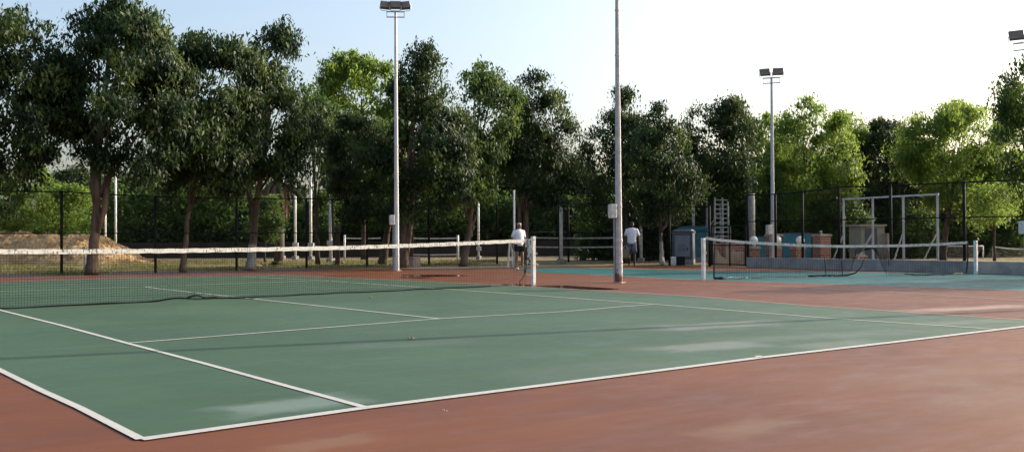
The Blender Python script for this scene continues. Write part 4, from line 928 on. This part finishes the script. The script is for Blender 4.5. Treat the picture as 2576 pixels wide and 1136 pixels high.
# ------------------------------------------------------------------ people
def bake(o):
    dg = bpy.context.evaluated_depsgraph_get(); me = bpy.data.meshes.new_from_object(o.evaluated_get(dg)); me.name = o.name
    old = o.data; o.modifiers.clear(); o.data = me
    for p in me.polygons: p.use_smooth = True
def skin(name, V, E_, Rr, mat, parent, root=0):
    me = bpy.data.meshes.new(name); me.from_pydata(V, E_, []); me.materials.append(mat)
    o = bpy.data.objects.new(name, me); COL.objects.link(o); o.parent = parent
    s = o.modifiers.new('skin', 'SKIN'); s.use_smooth_shade = True
    for i, r_ in enumerate(Rr): me.skin_vertices[0].data[i].radius = (r_, r_)
    me.skin_vertices[0].data[root].use_root = True
    ss = o.modifiers.new('sub', 'SUBSURF'); ss.levels = 2; ss.render_levels = 2
    bpy.context.view_layer.update(); bake(o)
    if len(o.data.materials) == 0: o.data.materials.append(mat)
    return o
def person(base, H, rz, pose, label, skinm, hair, shirt, shorts, shoes, bald):
    t = thing('person', base, label, 'person', None, rz); k = H/1.7
    J = {}
    def j(n, x, y, z, r_): J[n] = ((x*k, y*k, z*k), r_*k)
    j('pelvis', 0, 0, .92, .115); j('waist', 0, 0, 1.06, .115); j('chest', 0, .005, 1.26, .135); j('neck0', 0, .01, 1.42, .06); j('neck', 0, 0, 1.47, .052)
    j('jaw', pose['head'][0]*.5, -.012, 1.52, .062); j('head', pose['head'][0], -.008, 1.60, .085); j('crown', pose['head'][0], .01, 1.665, .062); j('nose', pose['head'][0]*1.3, -.105, 1.575, .014)
    E_ = [('pelvis','waist'),('waist','chest'),('chest','neck0'),('neck0','neck'),('neck','jaw'),('jaw','head'),('head','crown'),('head','nose')]
    for s, sd in ((-1, 'r'), (1, 'l')):
        j('ear'+sd, s*.088+pose['head'][0], .01, 1.585, .014); E_.append(('head', 'ear'+sd))
        j('sh'+sd, s*.175, .01, 1.39, .062); E_.append(('chest' if False else 'neck0', 'sh'+sd))
        e, w_ = pose['arm'+sd]; j('el'+sd, *e, .042); j('wr'+sd, *w_, .029); E_ += [('sh'+sd, 'el'+sd), ('el'+sd, 'wr'+sd)]
        dv = np.array(w_)-np.array(e); dv /= np.linalg.norm(dv); pm = np.array(w_)+dv*.075; j('pa'+sd, *pm, .032); E_.append(('wr'+sd, 'pa'+sd))
        for f_ in range(4):
            off = np.array([0, (f_-1.5)*.019, 0]); L = (.07, .082, .078, .06)[f_]; q1_ = pm+off+dv*L*.55+np.array([-s*.006, 0, 0]); q2_ = pm+off+dv*L+np.array([-s*.022, 0, 0])
            j('f%d%s' % (f_, sd), *q1_, .0085); j('g%d%s' % (f_, sd), *q2_, .0075); E_ += [('pa'+sd, 'f%d%s' % (f_, sd)), ('f%d%s' % (f_, sd), 'g%d%s' % (f_, sd))]
        th = np.array(w_)+dv*.045; j('t0'+sd, *(th+np.array([-s*.02, -.035, -.01])), .011); j('t1'+sd, *(th+np.array([-s*.03, -.05, -.04])), .009); E_ += [('pa'+sd, 't0'+sd), ('t0'+sd, 't1'+sd)]
        hp, kn, an, toe = pose['leg'+sd]; j('hp'+sd, *hp, .092); j('kn'+sd, *kn, .058); j('ca'+sd, *((np.array(kn)*.68+np.array(an)*.32)+[0, .015, 0]), .057); j('an'+sd, *an, .036); j('he'+sd, an[0], an[1]+.03, max(an[2]-.055, .03), .033); j('to'+sd, *toe, .028)
        E_ += [('pelvis', 'hp'+sd), ('hp'+sd, 'kn'+sd), ('kn'+sd, 'ca'+sd), ('ca'+sd, 'an'+sd), ('an'+sd, 'he'+sd), ('he'+sd, 'to'+sd)]
    nm = list(J); ix = {n: i for i, n in enumerate(nm)}
    skin('body', [J[n][0] for n in nm], [(ix[a], ix[b]) for a, b in E_], [J[n][1] for n in nm], skinm, t, ix['pelvis'])
    L = lambda n: np.array(J[n][0])
    # shirt
    mb = MB(); mb.loft([((0, 0, .86*k), .178*k, .135*k), ((0, 0, .93*k), .172*k, .132*k), ((0, 0, 1.06*k), .168*k, .132*k), ((0, .004, 1.2*k), .188*k, .138*k), ((0, .006, 1.31*k), .205*k, .13*k), ((0, .008, 1.375*k), .212*k, .112*k), ((0, .008, 1.42*k), .178*k, .094*k), ((0, .008, 1.45*k), .115*k, .08*k), ((0, .006, 1.468*k), .07*k, .066*k)], 20)
    for sd, s in (('r', -1), ('l', 1)):
        a, b = L('sh'+sd), L('el'+sd); mb.tube([a+np.array([-s*.07*k, 0, .0]), a+np.array([0, 0, -.012*k]), a+(b-a)*.5, a+(b-a)*.82], [.06*k, .07*k, .066*k, .062*k], 12)
    sh = mb.build('shirt', shirt, t, True, local=True)
    # shorts
    mb = MB(); mb.loft([((0, 0, .80*k), .172*k, .132*k), ((0, 0, .88*k), .17*k, .13*k), ((0, 0, .97*k), .16*k, .122*k)], 18)
    for sd in 'rl':
        a, b = L('hp'+sd), L('kn'+sd); mb.tube([a+[0, 0, .03*k], a+(b-a)*.4, a+(b-a)*pose.get('hem', .92)], [.108*k, .104*k, .100*k], 14)
    mb.build('shorts', shorts, t, True, local=True)
    # hair, eyes, mouth
    hc = L('head'); mb = MB(); n = 14; rings = []
    for i in range(8):
        a = math.pi*.5*i/7; zz = (.034+.066*math.sin(a))*k; r_ = .096*k*math.cos(a*.96)
        rings.append(((hc[0], hc[1]+.020*k, hc[2]+zz), r_, r_*1.08))
    mb.loft(rings, n); mb.build('hair', hair, t, True, local=True)
    mb = MB()
    for s in (-1, 1): mb.ball(hc+np.array([s*.033*k, -.083*k, -.005*k]), .011*k, 8, 6)
    mb.build('eyes', M['black'], t, True, local=True)
    mb = MB(); mb.box(hc+np.array([0, -.078*k, -.062*k]), (.045*k, .01*k, .008*k)); mb.build('mouth', M['sandal'], t, local=True)
    for sd in 'rl':
        h_, to_ = L('he'+sd), L('to'+sd); d = to_-h_; mb = MB(); c0 = h_-d*.28; mb.tube([Z(c0, .032*k+c0[2]*0+min(h_[2], to_[2])-.028*k), h_+[0, 0, .005], h_+d*.5, to_, to_+d*.18], [.03*k, .046*k, .046*k, .044*k, .022*k], 10, flat=.8); mb.build('shoe', shoes, t, True, local=True)
    return t
m1 = G(1306, 677); h1 = z_at(1305, 560, m1)/1.0
az = lambda p, off=0.0: math.atan2(CP[1]-p[1], CP[0]-p[0])+math.pi/2+off
pose1 = dict(head=(.01,), armr=((-.26, .05, 1.12), (-.25, .02, .86)), arml=((.245, .04, 1.12), (.23, -.06, .88)), legr=((-.09, 0, .88), (-.10, -.02, .47), (-.105, .02, .085), (-.12, -.14, .03)), legl=((.09, 0, .88), (.12, -.03, .47), (.15, .03, .085), (.19, -.12, .03)), hem=.55)
person(m1, h1, az(m1, .45), pose1, 'grey haired man in white shirt and black shorts standing behind the near net post', M['skinm'], M['hairg'], M['cloth'], M['bshort'], M['shoe'], True)
m2 = G(1590, 669.5); h2 = z_at(1590, 557, m2)
pose2 = dict(head=(-.005,), armr=((-.25, .03, 1.12), (-.255, -.05, .86)), arml=((.26, .05, 1.12), (.28, .02, .86)), legr=((-.085, 0, .88), (-.10, .03, .47), (-.11, .20, .12), (-.115, .10, .035)), legl=((.085, 0, .88), (.10, -.09, .48), (.10, -.08, .085), (.12, -.24, .03)), hem=.9)
p2 = person(m2, h2, az(m2, -.05), pose2, 'man in white shirt and grey shorts walking towards the court with a tan bag', M['skind'], M['hairb'], M['cloth'], M['gshort'], M['sandal'], False)
k = h2/1.7; Rm = rotz(az(m2, -.05)); hb = m2+Rm@np.array([-.245*k, -.06*k, 0])
t = thing('tote_bag', Z(hb, .30*k), 'tan canvas bag hanging from the hand of the walking man', 'bag')
mb = MB(); mb.box(Z(hb, .50*k), (.34*k, .13*k, .36*k), Rm, taper=.86); mb.build('body', M['bag'], t, bevel=.02)
mb = MB(); 
for s in (-1, 1): mb.tube([Z(hb, 0)+Rm@np.array([-.1*k, s*.04*k, .67*k]), Z(hb, 0)+Rm@np.array([-.03*k, s*.02*k, .77*k]), Z(hb, 0)+Rm@np.array([.02*k, 0, .79*k]), Z(hb, 0)+Rm@np.array([.1*k, s*.04*k, .67*k])], .009, 6)
mb.build('handle', M['cloth'], t)
print('objects', len(bpy.data.objects))
